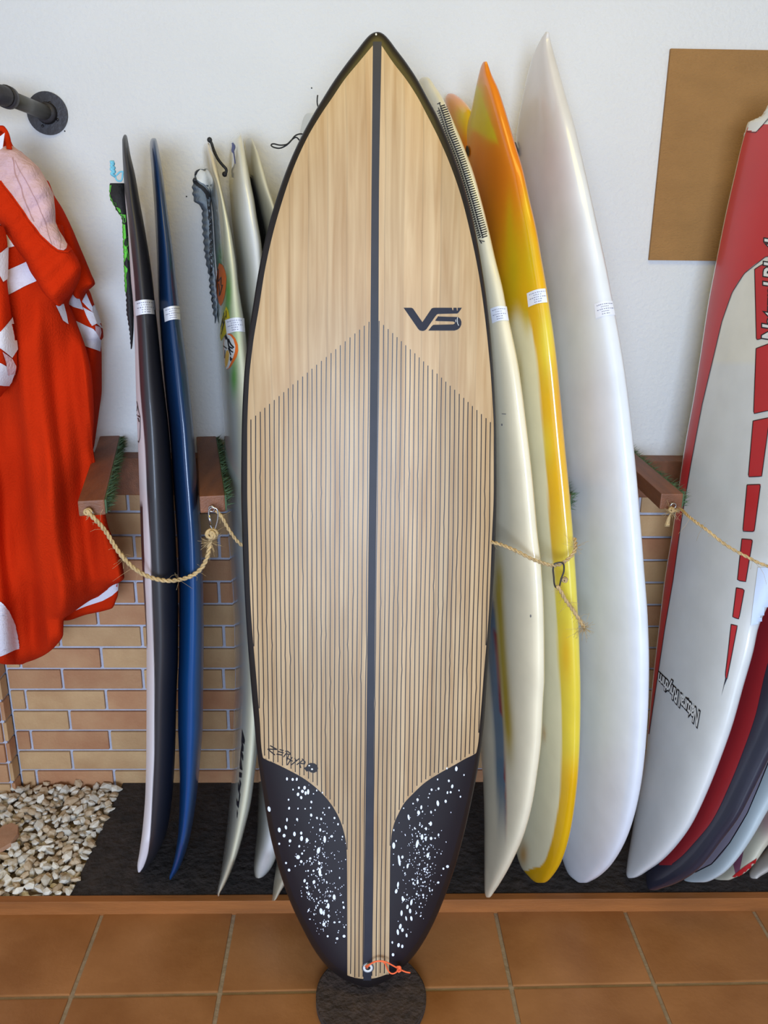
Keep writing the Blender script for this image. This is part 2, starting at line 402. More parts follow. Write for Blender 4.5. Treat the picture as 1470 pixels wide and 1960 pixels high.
def print_blob(sf, x, y, rx, ry, rot=0, k=8, off=0.0005):
    P2 = [(x, y)]
    for j in range(k):
        a = 2*PI*j/k; ex, ey = rx*math.cos(a), ry*math.sin(a)
        P2.append((x+ex*math.cos(rot)-ey*math.sin(rot), y+ex*math.sin(rot)+ey*math.cos(rot)))
    return emit(sf, P2, [(0, 1+j, 1+(j+1) % k) for j in range(k)], off)
def text_tris(s, size=1.0, offset=0.0, shear=0.0, spacing=1.0):
    cu = bpy.data.curves.new('t', 'FONT'); cu.body = s; cu.size = size; cu.offset = offset; cu.shear = shear; cu.space_character = spacing; cu.resolution_u = 3
    o = bpy.data.objects.new('t', cu); C.objects.link(o)
    dg = bpy.context.evaluated_depsgraph_get(); me = bpy.data.meshes.new_from_object(o.evaluated_get(dg))
    V = [(v.co.x, v.co.y) for v in me.vertices]; Fc = [tuple(p.vertices) for p in me.polygons]
    bpy.data.objects.remove(o); bpy.data.meshes.remove(me); bpy.data.curves.remove(cu)
    return V, Fc
def print_text(sf, s, x, y, size, rot=0, off=0.0006, offset=0.0, sx=1.0, shear=0.0, spacing=1.0, skew=0.0):
    V, Fc = text_tris(s, 1.0, offset, shear, spacing)
    c, q = math.cos(rot), math.sin(rot); P2 = []
    for (a, b) in V:
        a *= size*sx; b *= -size; a += skew*b
        P2.append((x+a*c-b*q, y+a*q+b*c))
    return emit(sf, P2, Fc, off)
def part(name, geo, m, parent, label=None, kind=None, smooth=True):
    V, Fc = geo
    if not Fc: print('EMPTY PART', name, parent.name); return None
    o = link(name, mesh(V, Fc, smooth), m, parent); tag(o, label, None, None, kind); return o
def geo_of(me):
    return [np.array(v.co) for v in me.vertices], [tuple(p.vertices) for p in me.polygons]
# ============================================================ SETTING
YW, YB, YR = 2.075, 2.045, 2.012            # plaster face, brick face, rail front
XL, XR, YBACK, ZC = -2.4, 2.6, -2.3, 2.7
def struct(name, me, m, loc=None):
    o = link(name, me, m, None, loc); o['kind'] = 'structure'; return o
floor = struct('floor', box((XL, YBACK, -0.06), (XR, 2.3, -0.004)), M_grout, (0, 1, 0))
wall_back = struct('wall_back', box((XL, YW, -0.06), (XR, YW+0.15, ZC)), M_wall, (0, YW, 0))
struct('wall_left', box((XL-0.1, YBACK, -0.06), (XL, YW+.15, ZC)), M_room)
struct('wall_right', box((XR, YBACK, -0.06), (XR+0.1, YW+.15, ZC)), M_room)
struct('ceiling', box((XL, YBACK, ZC), (XR, YW+.15, ZC+0.1)), M_ceil)
# front wall of the shop, behind the camera, with the big window opening
wf = merge([geo_of(box((XL, YBACK-.1, -0.06), (-1.5, YBACK, ZC))), geo_of(box((2.1, YBACK-.1, -0.06), (XR, YBACK, ZC))), geo_of(box((-1.5, YBACK-.1, 1.9), (2.1, YBACK, ZC))), geo_of(box((-1.5, YBACK-.1, -0.06), (2.1, YBACK, .02)))])
struct('wall_front', mesh(*wf, smooth=False), M_room, (0, YBACK, 0))
# brick backing (mortar) with every brick its own piece
XP = aty(38.8, 1486, YB)[0]
mort = link('mortar_bed', box((XP, YB+0.004, -0.02), (2.0, YW+.01, 0.905)), M_mortar, wall_back)
pier = link('brick_pier', box((-1.7, 2.006, -0.02), (XP-.004, YW+.01, 0.905)), M_mortar, wall_back)
brick_meshes = {}
side_me = [box((-.004, 0, -.028), (.006, .038, .028), .002) for _ in range(2)]
side_me[0].materials.append(M_brick); side_me[1].materials.append(M_brick2)
def brick_obj(w, h, x, z, y, parent):
    key = (round(w, 3), round(h, 3)); k = key
    me_ = brick_meshes.get(k)
    if me_ is None:
        me_ = [box((-w/2, 0, -h/2), (w/2, 0.012, h/2), 0.0025) for _ in range(2)]
        me_[0].materials.append(M_brick); me_[1].materials.append(M_brick2); brick_meshes[k] = me_
    o = bpy.data.objects.new('brick', me_[1 if random.random() < .3 else 0]); C.objects.link(o); o.parent = parent
    o.location = (x-parent['_abs'][0], y-parent['_abs'][1]+random.uniform(-.001, .001), z-parent['_abs'][2])
CP = 0.0637; BL = 0.2175
def jx(px, py): return aty(px, py, YB)[0]
# joints measured on two neighbouring courses
j_even = jx(206.6, 1299)        # course between y1279..1319
z_joint = [aty(200, y, YB)[2] for y in (1279.5, 1319.1)]
zc0 = z_joint[0]
offs = {0: jx(120, 1299), 1: jx(50.5, 1340), 2: jx(134, 1377), 3: jx(60, 1415)}
for i in range(-8, 14):
    zc = zc0 - CP*(0.5) - i*CP*1.0
    if zc < -0.01 or zc > 0.90: continue
    x0 = offs[i % 4] - 5*BL
    for k in range(0, 20):
        a, b = x0+k*BL, x0+(k+1)*BL
        a2, b2 = max(a, XP+.003), min(b, 1.95)
        if b2-a2 < 0.012: continue
        w_ = b2-a2-0.008; brick_obj(w_, CP-0.0075, (a2+b2)/2, zc, YB-0.004, wall_back)
        if a > 1.2: break
    # pier front
    for k in range(4):
        b = XP-.010-(0.11-BL if i % 2 else 0) - k*BL; a = b-BL+.008
        if k == 0: b = XP-.010; a = b-(0.102 if i % 2 else .21)
        brick_obj(b-a, CP-.0075, (a+b)/2, zc-.012, 1.997, wall_back)
    o = bpy.data.objects.new('brick', side_me[i % 2]); C.objects.link(o); o.parent = wall_back; o.location = (XP-.004-wall_back['_abs'][0], 2.004-wall_back['_abs'][1], zc-.012)
# ceramic floor tiles
th = math.radians(0.85); ex = np.array([math.cos(th), math.sin(th)]); ey = np.array([-math.sin(th), math.cos(th)])
TP = 0.3068; g0 = np.array([-0.302, 1.3696])
tile_me = [box((-TP/2+.0045, -TP/2+.0045, -0.012), (TP/2-.0045, TP/2-.0045, 0.0), 0.0025) for _ in range(1)]
for t_ in tile_me: t_.materials.append(M_tile)
for i in range(-5, 7):
    for j in range(-5, 1):
        c = g0 + ex*TP*(i+.5) + ey*TP*(j+.5)
        if abs(c[0]) > 1.55 or c[1] < 0.1: continue
        o = bpy.data.objects.new('tile', tile_me[0]); C.objects.link(o); o.parent = floor
        o.location = (c[0]-floor['_abs'][0], c[1]-floor['_abs'][1], random.uniform(-.0006, .0006)); o.rotation_euler = (0, 0, th + (0 if random.random() < .5 else PI))
# wooden curb
curb = link('trim_1', box((-1.7, 1.588, -0.004), (2.0, 1.608, 0.0365), 0.0015), M_trim, None, (0, 1.6, 0)); curb['kind'] = 'structure'
# ============================================================ DISPLAY BED: dark mat, gravel, pebbles
pa, pb = atz(235, 1499, .036), atz(131, 1721, .036)
bed = link('floor_mat', mesh(*[[*[np.array(v) for v in ((pa[0], 2.04, .010), (1.95, 2.04, .010), (1.95, 1.61, .010), (pb[0], 1.61, .010), (pa[0], 2.04, .0345), (1.95, 2.04, .0345), (1.95, 1.61, .0345), (pb[0], 1.61, .0345))]], [(0, 1, 2, 3), (7, 6, 5, 4), (0, 4, 5, 1), (1, 5, 6, 2), (2, 6, 7, 3), (3, 7, 4, 0)]], smooth=False), M_mat, None, (0.4, 1.8, .01))
fixn(bed.data)
tag(bed, 'dark brown rough foam mat under the row of surfboards, behind the wooden curb', 'mat')
gb = link('gravel_bed', box((-1.5, 1.609, -0.004), (pa[0]+.04, YB-.002, 0.010)), M_sand, None, (-0.75, 1.8, 0))
tag(gb, 'bed of loose cream pebbles in the corner left of the dark mat', 'gravel')
pms = []
for k in range(14):
    bm = bmesh.new(); bmesh.ops.create_icosphere(bm, subdivisions=1, radius=1)
    for v in bm.verts:
        f = random.uniform(.62, 1.14); v.co = Vector((v.co.x*f*1.15, v.co.y*f*.85, v.co.z*f*.62))
    me_ = bpy.data.meshes.new('p'); bm.to_mesh(me_); bm.free(); me_.materials.append(M_gravel if k < 9 else M_gravel2); pms.append(me_)
def diag_x(y): return pb[0] + (pa[0]-pb[0])*(y-pb[1])/(pa[1]-pb[1])
pts = []; tries = 0
while len(pts) < 290 and tries < 60000:
    tries += 1
    y = random.uniform(1.617, 2.032); x = random.uniform(-1.02, diag_x(y)-.004)
    s = random.uniform(.0095, .0185)*(1.25 if random.random() < .15 else 1)
    if all((x-a)**2+(y-b)**2 > (.60*(s+c))**2*1.12 for a, b, c in pts): pts.append((x, y, s))
for (x, y, s) in pts:
    o = bpy.data.objects.new('pebble', random.choice(pms)); C.objects.link(o); o.parent = gb
    o.location = (x+.75, y-1.8, random.uniform(.030, .040)); o.scale = (s, s, s)
    o.rotation_euler = (random.uniform(-.6, .6), random.uniform(-.6, .6), random.uniform(0, 6.28))
parts_ = []
for q in range(520):
    y = random.uniform(1.617, 2.03); x = random.uniform(-1.2, diag_x(y)-.006); s = random.uniform(.008, .015)
    src = pms[random.randrange(14)]; R_ = Matrix.Translation((x, y, random.uniform(.015, .026))) @ Matrix.Rotation(random.uniform(0, 6), 4, 'Z') @ Matrix.Rotation(random.uniform(-.7, .7), 4, 'X') @ Matrix.Scale(s, 4)
    parts_.append(([np.array(R_ @ v.co) for v in src.vertices], [tuple(p.vertices) for p in src.polygons]))
part('lower_pebbles', merge(parts_), M_gravel, gb, kind='stuff', smooth=False)
c_ = atz(8, 1603, .044)
sh = bmesh.new(); bmesh.ops.create_cone(sh, cap_ends=True, segments=9, radius1=.036, radius2=.034, depth=.010)
for v in sh.verts: v.co.x *= 0.9+random.uniform(-.05, .05); v.co.y *= 1.5; v.co += Vector(c_)
me_ = bpy.data.meshes.new('s'); sh.to_mesh(me_); sh.free()
tag(link('tile_shard', me_, M_terr, None, c_), 'flat brown terracotta shard lying on the pebbles at the left edge', 'tile')
# ============================================================ ROUND MAT
rc = atz(710, 1903, .018)
bm = bmesh.new(); bmesh.ops.create_cone(bm, cap_ends=True, segments=96, radius1=.120, radius2=.120, depth=.020)
bmesh.ops.bevel(bm, geom=[e for e in bm.edges if abs(e.verts[0].co.z-e.verts[1].co.z) < 1e-5], offset=.003, segments=2, affect='EDGES')
for v in bm.verts:
    a = math.atan2(v.co.y, v.co.x); f = .95+.004*math.sin(7*a+1); v.co.x *= f; v.co.y *= f
    v.co += Vector((rc[0], rc[1], .010))
me_ = bpy.data.meshes.new('rm'); bm.to_mesh(me_); bm.free()
tag(link('round_mat', me_, M_mat2, None, (rc[0], rc[1], 0)), 'round dark brown mat on the tiles under the wood-decked surfboard', 'mat')
for k_, (x_, y_) in enumerate(((596.5, 168.5), (357, 376), (124, 251))):
    q_ = aty(x_, y_, YW-.0005); part_me = tube([(q_[0], YW+.001, q_[2]), (q_[0], YW-.0012, q_[2])], .0016, 8)
    link('nail_hole', mesh(*part_me), M_ink, wall_back)
# ============================================================ CORK BOARD
p1, p2, p3 = aty(1283, 93, YW-.008), aty(1243, 498, YW-.008), aty(1470, 97, YW-.008)
cx0 = (p1[0]+p2[0])/2
tag(link('cork_board', box((cx0, YW-.010, p2[2]), (cx0+.62, YW+.0, p1[2]), .001), M_cork, None, (cx0+.3, YW-.005, p2[2])), 'plain brown cork board on the white wall behind the red surfboard', 'board')
# ============================================================ CLOTHES RAIL
def pipe_thing():
    f0 = aty(91, 217, YW-.004); X = f0[0]; Z = f0[2]
    t = empty('pipe_rail', (X, YW, Z)); tag(t, 'dark iron pipe clothes rail with round wall flange, above the orange towel', 'rail')
    Fp, Ff = tube([(X, YW-.001, Z), (X, YW-.008, Z)], .0445, 40); part('flange', (Fp, Ff), M_iron, t, smooth=False)
    part('collar', tube([(X, YW-.008, Z), (X, YW-.024, Z)], [.0235, .019], 24), M_iron, t)
    for k, (sx, sy) in enumerate(((95, 196.5), (110, 229), (81.5, 241))):
        q = aty(sx, sy, YW-.009)
        part('screw', tube([(q[0], YW-.0075, q[2]), (q[0], YW-.0095, q[2])], .0032, 10), M_ink, t)
    yr = 1.80
    part('pipe', tube([(X, YW-.02, Z), (X, yr+.03, Z)], .0155, 24), M_pipe, t)
    el = [(X, yr+.045, Z)] + [(X-.045*(1-math.cos(a)), yr+.045-.045*math.sin(a), Z) for a in np.linspace(0, PI/2, 8)[1:]] + [(X-.085, yr, Z)]
    part('elbow', tube(el, .0195, 24), M_iron, t)
    part('elbow_rim', tube([(X, yr+.058, Z), (X, yr+.040, Z)], .0215, 24), M_iron, t)
    part('pipe', tube([(X-.07, yr, Z), (X-.55, yr, Z)], .0185, 24), M_iron, t)
    return X, yr, Z
RX, RY, RZ = pipe_thing()
# ============================================================ RACK
rack = empty('board_rack', (0, YR, .95)); tag(rack, 'brown wooden wall rack: a rail with angled arms holding the surfboards apart', 'rack')
link('rail', box((-0.70, YR, .893), (1.50, YW, .988), .003), M_wood, rack)
def arm(pf, pbk, zt, wd, ht, name='arm', yb=YW-.001):
    """pf: pixel of the middle of the near end's top edge, pbk: same at the wall"""
    a = atz(pf[0], pf[1], zt); b = aty(pbk[0], pbk[1], yb); b[2] = zt
    d = a-b; Ln = np.linalg.norm(d[:2]); ang_ = math.atan2(d[0], -d[1])
    R_ = Matrix.Translation((b[0], b[1], zt)) @ Matrix.Rotation(ang_, 4, 'Z')
    me = box((-wd/2, -Ln, -ht), (wd/2, 0, 0), .003, R_)
    o = link(name, me, M_wood, rack)
    # turf strip on its right-hand side
    bl = []
    for k in range(620):
        yy = -random.uniform(.01, Ln-.004); zz = -random.uniform(.0, ht*.95); l_ = random.uniform(.010, .024)
        p = Vector((wd/2+.001, yy, zz)); d_ = Vector((1, random.uniform(-.7, .5), random.uniform(-.35, 1.0))).normalized()*l_
        s_ = Vector((0, random.uniform(-1, 1), random.uniform(-1, 1))).normalized()*.0013
        q = [p-s_, p+s_, p+d_]; q = [np.array(R_ @ v) for v in q]; bl.append((q, [(0, 1, 2)]))
    bk = geo_of(box((wd/2, -Ln+.003, -ht+.002), (wd/2+.003, -.01, -.001), 0, R_)); bl.append(bk)
    part('turf_strip', merge(bl), M_turf, o, 'green artificial turf padding', 'stuff', smooth=False)
    # screw eye
    e = R_ @ Vector((0, -Ln, -ht*.55)); e = np.array(e)
    ring = [e + np.array([.0055*math.cos(t), -.012, .0055*math.sin(t)-.004]) for t in np.linspace(0, 2*PI, 16, endpoint=False)]
    g = merge([tube(ring, .0013, 6, True), tube([e, e+np.array([0, -.009, 0])], .0014, 6)])
    part('screw_eye', g, M_steel, o, smooth=True)
    return e + np.array([0, -.013, -.009])
ZT = 1.030
h1 = arm((174, 958), (211, 842), ZT, .048, .030)
h2 = arm((406, 949), (395, 843), ZT, .048, .034)
h3 = arm((1084, 947), (1000, 850), ZT-.005, .020, .034)
h4 = arm((1287, 945), (1180, 885), ZT-.02, .046, .034)
print('hooks', h1, h2, h3, h4)
# ============================================================ SURFBOARDS
A14 = math.radians(14.0)
def axis(bp, tp, ymid, zb=0.061, zt=None):
    b = atz(bp[0], bp[1], zb); Y = 1.9
    for _ in range(20):
        t = aty(tp[0], tp[1], Y); Y = b[1] + (ymid-b[1])*(t[2]-b[2])/(0.95-b[2])
    return b, aty(tp[0], tp[1], Y)
def board(label, L, R, bp, tp, ymid, m, colf=None, group=None, extra=None, **k):
    b, t = axis(bp, tp, ymid, k.pop('zb', .061)) if ymid else (atz(bp[0], bp[1], .037), k.pop('topp'))
    V, Fc = loft(label[:28], L, R, b, t, k.pop('ang', A14), **k)
    if extra:
        for (L2, R2, kk) in extra:
            V2, F2 = loft(label[:20]+'+', L2, R2, b, t, k.get('ang', A14), **kk); V, Fc = merge([(V, Fc), (V2, F2)])
    me = fixn(mesh(V, Fc))
    if colf: add_col(me, colf)
    zl = min(V, key=lambda v: v[2]); group = group or (None if 'in front of the rest' in label else 'surfboards leaning in the wall rack')
    o = link('surfboard', me, m, None, (zl[0], zl[1], zl[2])); tag(o, label, 'surfboard', group)
    return o, Surf(V, Fc)
def price(sf, o, quad, lines=4):
    """a white paper label bent round the rail: quad = TL, TR, BR, BL pixels"""
    TLp, TRp, BRp, BLp = [np.array(q, float) for q in quad]; n = 10
    def P(u, v, bow=0):
        a = TLp+(TRp-TLp)*u; b = BLp+(BRp-BLp)*u; c = a+(b-a)*v; return (c[0], c[1]-bow*math.sin(PI*u))
    bow = 3.0
    P2 = [P(i/n, j/3, bow) for j in range(4) for i in range(n+1)]
    Fc = [(j*(n+1)+i, j*(n+1)+i+1, (j+1)*(n+1)+i+1, (j+1)*(n+1)+i) for j in range(3) for i in range(n)]
    g = emit(sf, P2, Fc, .0011); lab = part('price_label', g, M_paper, o, 'white paper price label')
    if lab is None: return
    rnd = random.Random(int(quad[0][0])); gs = []
    for r in range(lines+1):
        v = .17+.165*r; u = .12+(0.0 if r in (0, 2) else .2); e = .88-(0.0 if r in (0, 2) else .2)
        while u < e:
            wd = rnd.uniform(.035, .08) if r != 1 else .04
            gs.append(emit(sf, [P(u, v, bow), P(min(u+wd, e), v, bow), P(min(u+wd, e), v+.05, bow), P(u, v+.05, bow)], [(0, 1, 2, 3)], .0016)); u += wd+rnd.uniform(.02, .05)
    g2 = merge(gs)
    if g2[1]: part('printed_text', g2, M_greyink, lab)
def mixc(a, b, t): t = max(0, min(1, t)); return tuple(x+(y-x)*t for x, y in zip(a, b))
def ss(e0, e1, x): t = max(0, min(1, (x-e0)/(e1-e0))); return t*t*(3-2*t)
def gs_(x, y, cx, cy, rx, ry): return math.exp(-((x-cx)/rx)**2-((y-cy)/ry)**2)
MV = vcol_mat('sprayed_resin', .30, 1.0); MVm = vcol_mat('satin_resin', .5, .12, noise=.03)
# ---------- wood-decked board in front
Lm = [(61, 722), (91, 687), (121.6, 663), (152, 641), (186, 619.5), (220, 599), (264.5, 575), (322, 549.5), (380, 529), (448, 510), (516, 495.5), (584, 484.5), (662, 473), (730, 466.5), (832, 462.5), (934, 461.5), (1036, 464), (1160, 469.5), (1300, 479.5), (1380, 486.5), (1448, 493), (1516, 503), (1584, 514), (1652, 530.5), (1720, 553), (1781, 581), (1822, 604), (1856, 632), (1876, 660), (1886, 685), (1890, 700)]
Rm = [(61, 722.6), (91, 756), (121.6, 779), (152, 799), (186, 817.5), (220, 836), (264.5, 856), (322, 877.5), (380, 895), (448, 911), (516, 923), (584, 933), (662, 941), (730, 945.7), (832, 949.8), (934, 950.5), (1036, 948.4), (1160, 941.5), (1300, 932), (1380, 926.7), (1448, 918.5), (1516, 906), (1584, 891), (1652, 873), (1720, 850), (1781, 823), (1822, 798), (1856, 767), (1876, 742), (1886, 720), (1890, 705)]
bm_, sm_ = board('surfboard with light wood deck, black rails and fine pinstripes, standing in front of the rest', Lm, Rm, (705, 1888), (722, 61), None, M_black,
                 topp=aty(722, 61, 1.655), ang=PI/2, mode='a', half=.030, n=2.3, rocker=.012, rows=150, K=72, tipfall=.45)
Lw = [(87.6, 713.3), (121.6, 685), (152, 660), (186, 637), (220, 614), (264.5, 588), (322, 562), (380, 542), (448, 522.5), (516, 507.5), (584, 496.7), (662, 484), (730, 477), (832, 473.5), (934, 473.5), (1036, 475.7), (1160, 480), (1300, 491), (1380, 497.5), (1449.5, 503.5)]
Rw = [(87.6, 730.4), (121.6, 753.5), (152, 777), (186, 799), (220, 817), (264.5, 839.5), (322, 864), (380, 883.5), (448, 900.5), (516, 914.5), (584, 925), (662, 934), (730, 940), (832, 944.8), (934, 944.8), (1036, 941), (1160, 936), (1300, 925), (1380, 918.5), (1440, 911.5)]
Lt = [(1449.5, 503.5), (1461.6, 528), (1475, 555), (1490.5, 582.5), (1508.6, 606), (1529.7, 626.6), (1548.4, 640), (1569, 650.5), (1589, 657.5), (1618, 663), (1652, 664.3), (1700, 664.6), (1780, 664.8), (1872, 664.9)]
Rt = [(1440, 911.5), (1453, 888.6), (1465, 868), (1480, 841), (1497.4, 813.7), (1519.5, 790), (1538, 773), (1557, 762.7), (1577.3, 754), (1601, 749), (1635, 746.8), (1700, 746), (1780, 745.2), (1866.5, 744.5)]
def wl(y): return curve_of(Lw)(y) if y <= 1449.5 else curve_of(Lt)(y)
def wr(y): return curve_of(Rw)(y) if y <= 1440 else curve_of(Rt)(y)
_cl = {}
LwA = Lw+Lt[1:]; RwA = Rw+Rt[1:]
fL, fR = curve_of(LwA), curve_of(RwA)
ys = sorted(set([87.6+i*4.5 for i in range(397)] + [1440, 1449.5])); ys = [y for y in ys if y < 1868]
bot = lambda x: 1873.5 - 0.0058*(x-700)**2
P2 = []; Fc = []; KC = 44
for i, y in enumerate(ys):
    l, r = fL(y), fR(y)
    for j in range(KC+1): P2.append((l+(r-l)*j/KC, y))
    if i:
        for j in range(KC): a = (i-1)*(KC+1)+j; Fc.append((a, a+1, a+KC+2, a+KC+1))
y0 = ys[-1]
o_ = len(P2)
for j in range(KC+1):
    x = fL(y0)+(fR(y0)-fL(y0))*j/KC; P2.append((x, max(y0, bot(x))))
for j in range(KC): a = o_-(KC+1)+j; Fc.append((a, a+1, a+KC+2, a+KC+1))
part('wood_deck', emit(sm_, P2, Fc, .0004), M_deck, bm_, 'light wood veneer deck')
part('stringer', print_rows(sm_, [(80, 713.8), (380, 711), (640, 709.0), (960, 706.2), (1380, 701.6), (1720, 697.3), (1876, 695.4)], [(80, 730.4), (380, 725.3), (640, 724.3), (960, 720.5), (1380, 715.9), (1720, 713.2), (1876, 710.6)], 6, 8, .0008), M_string, bm_, 'dark centre stringer')
# pinstripes
def stripe_x(side, i, y):
    if side < 0:
        c = np.interp(y, [615, 1380, 1876], [706.9, 699.6, 695.0]); p = np.interp(y, [615, 1000, 1380, 1720, 1876], [9.10, 8.85, 8.42, 8.02, 7.95]); return c - 0.3 - i*p
    c = np.interp(y, [615, 1380, 1876], [725.6, 716.6, 711.2]); p = np.interp(y, [615, 1000, 1380, 1720, 1876], [8.57, 8.6, 8.33, 8.05, 7.9]); return c + .3 + i*p
pin = []
for side in (-1, 1):
    for i in range(0, 28):
        x0 = stripe_x(side, i, 700); ytop = 615 + (.827*(707-x0) if side < 0 else .917*(x0-725.6)*0.985)
        if i > 25: ytop = 860
        run = []
        y = ytop; seg = []
        wobble = [random.uniform(900, 1400) for _ in range(random.randrange(0, 3))]
        while y < 1872:
            x = stripe_x(side, i, y) + sum(1.1*math.exp(-((y-q)/9)**2)*(1 if int(q) % 2 else -1) for q in wobble) + .25*math.sin(y/37+i)
            okk = (fL(min(y, 1866))+.8 < x < fR(min(y, 1866))-.8) and y < bot(x)-.5
            if okk: seg.append((x, y))
            elif len(seg) > 3: break
            y += 7
        if len(seg) > 3: pin.append(print_line(sm_, seg, 1.7, .0007, 14))
part('pinstripes', merge(pin), M_ink, bm_, 'thin dark pinstripes from a chevron down to the tail', 'stuff')
# lacquered black tail patches with white splatter
patchL = [(x, y) for (y, x) in Lt if y < 1860]; 
outL = [(1452, 500), (1516, 512), (1584, 524), (1652, 541), (1720, 564), (1781, 594), (1822, 618), (1850, 644), (1862, 664)]
outR = [(1442, 911), (1516, 897), (1584, 881), (1652, 862), (1720, 839), (1781, 811), (1822, 784), (1850, 757), (1860, 746)]
part('tail_patch', print_rows(sm_, outL, [(y, x) for (y, x) in Lt if y < 1850]+[(1862, 664.8)], 6, 10, .0003), M_patch, bm_, 'black lacquered tail patch flecked with white')
part('tail_patch', print_rows(sm_, [(y, x) for (y, x) in Rt if 1441 < y < 1850 or y == 1440]+[(1860, 744.7)], outR, 6, 10, .0003), M_patch, bm_, 'black lacquered tail patch flecked with white')
rn = random.Random(11); sp = []
oLf, oRf, iLf, iRf = curve_of(outL), curve_of(outR), curve_of(Lt), curve_of(Rt)
def cl(x, y): return 460+x/2.94, 1380+y/2.94
big = [(263, 325, 6, 10), (295, 328, 7, 9), (318, 327, 6, 10), (297, 385, 4, 6), (330, 375, 6, 8), (362, 375, 8, 12), (350, 395, 9, 10), (382, 398, 7, 17), (368, 405, 7, 12), (325, 412, 8, 11), (343, 430, 7, 10), (430, 390, 4, 6), (412, 409, 4, 4), (462, 402, 4, 5), (272, 442, 5, 6), (400, 455, 6, 8), (275, 490, 6, 9), (325, 492, 4, 6), (365, 493, 4, 5), (396, 488, 4, 6), (399, 529, 7, 10), (163, 495, 9, 17), (263, 555, 5, 12), (320, 553, 6, 9), (455, 550, 6, 8), (220, 612, 9, 15), (257, 598, 7, 13), (247, 644, 9, 11), (305, 635, 8, 14), (280, 674, 8, 10), (343, 630, 7, 10), (345, 660, 9, 16), (375, 670, 8, 15), (450, 612, 6, 10), (475, 665, 8, 22), (220, 690, 6, 7), (332, 704, 6, 8), (440, 728, 10, 20), (325, 765, 12, 13), (348, 745, 6, 7), (343, 790, 8, 9), (395, 772, 6, 7), (258, 798, 6, 7), (275, 838, 8, 9), (445, 800, 8, 9), (448, 850, 8, 26), (382, 842, 5, 6), (412, 842, 6, 7), (362, 898, 7, 11), (376, 913, 6, 7), (377, 938, 6, 9), (386, 972, 7, 9), (415, 905, 8, 12), (528, 990, 9, 17), (487, 1012, 7, 8), (495, 1040, 8, 18), (455, 1070, 10, 20), (470, 1080, 6, 14), (385, 1064, 5, 7), (498, 1097, 5, 12), (582, 1048, 6, 9), (578, 1020, 5, 6), (470, 1143, 9, 12), (530, 1132, 7, 6), (558, 1130, 7, 5), (492, 1210, 6, 7), (545, 1223, 8, 8), (584, 1210, 9, 9), (500, 487, 5, 6), (530, 545, 6, 7), (550, 580, 5, 7), (515, 648, 7, 8), (575, 650, 4, 6), (465, 515, 4, 6), (432, 545, 5, 8),
       (1215, 268, 8, 15), (1162, 266, 5, 6), (1258, 303, 4, 6), (1173, 336, 6, 8), (1110, 328, 4, 6), (1192, 367, 7, 12), (1115, 380, 6, 8), (1076, 386, 6, 8), (1165, 402, 5, 9), (1183, 400, 6, 7), (1230, 390, 4, 5), (1238, 425, 5, 6), (1058, 430, 4, 4), (997, 442, 7, 9), (972, 464, 5, 5), (1111, 462, 8, 18), (1155, 451, 7, 10), (1018, 485, 6, 13), (1003, 515, 9, 14), (1073, 512, 5, 9), (947, 541, 6, 18), (919, 490, 4, 4), (1071, 577, 8, 14), (1045, 605, 6, 10), (1022, 652, 8, 18), (1043, 662, 6, 14), (1073, 660, 8, 10), (995, 690, 8, 26), (863, 700, 9, 20), (1115, 640, 5, 9), (912, 765, 7, 10), (895, 790, 7, 28), (892, 770, 6, 18), (941, 815, 6, 15), (1055, 755, 8, 16), (1165, 818, 9, 9), (1142, 830, 6, 7), (887, 920, 6, 18), (877, 957, 8, 14), (914, 1000, 7, 18), (940, 1045, 7, 14), (962, 1020, 7, 18), (907, 1080, 7, 18), (955, 1068, 7, 15), (962, 1110, 7, 15), (933, 1110, 5, 15), (900, 1155, 8, 17), (886, 1187, 7, 18), (912, 1175, 8, 12), (935, 1205, 6, 12), (890, 1260, 8, 13), (911, 1267, 7, 11), (859, 1314, 8, 10), (992, 972, 6, 7), (1028, 978, 6, 7), (1113, 908, 7, 7), (855, 1245, 5, 8), (973, 912, 5, 9), (997, 905, 5, 15)]
for (x, y, rx, ry) in big:
    X_, Y_ = cl(x, y); sp.append(print_blob(sm_, X_, Y_, rx/2.94*.92, ry/2.94*.92, rn.uniform(-.2, .2), 9, .0007))
for k in range(560):
    side = -1 if k % 2 else 1
    if side < 0: x, y = rn.gauss(615, 24), rn.gauss(1680, 62)
    else: x, y = rn.gauss(806, 22), rn.gauss(1655, 62)
    if not 1480 < y < 1835: continue
    lo, hi = (oLf(y)+10, iLf(y)-1) if side < 0 else (iRf(y)+1, oRf(y)-10)
    if lo < x < hi:
        s_ = rn.choice([.5, .6, .7, .8, 1.0, 1.3]); sp.append(print_blob(sm_, x, y, s_, s_*rn.uniform(1, 1.8), rn.uniform(-.3, .3), 6, .0007))
part('paint_splatter', merge(sp), M_spk, bm_, 'white paint specks', 'stuff')
# logo
def lg(x, y): return 760+x/10.5, 570+y/10.5
v_ = [(130, 200), (285, 200), (318, 215), (340, 245), (508, 490), (690, 220), (712, 203), (745, 200), (1100, 200), (1112, 250), (1128, 250), (1132, 200), (1195, 200), (1203, 262), (1214, 262), (1216, 200), (1302, 200), (1240, 290), (1215, 315), (1190, 321), (830, 322), (795, 340), (770, 370), (590, 630), (560, 655), (520, 668), (480, 665), (445, 650), (415, 615)]
s1 = [(825, 368), (850, 380), (1160, 380), (1230, 390), (1270, 425), (1292, 480), (1290, 540), (1262, 600), (1215, 640), (1150, 660), (625, 660), (700, 565), (735, 540), (1120, 538), (1155, 520), (1160, 500), (1145, 480), (1100, 475), (850, 475), (762, 462)]
g = merge([print_poly(sm_, [lg(*p) for p in v_], .8, 5, .0008), print_poly(sm_, [lg(*p) for p in s1], .8, 5, .0008)])
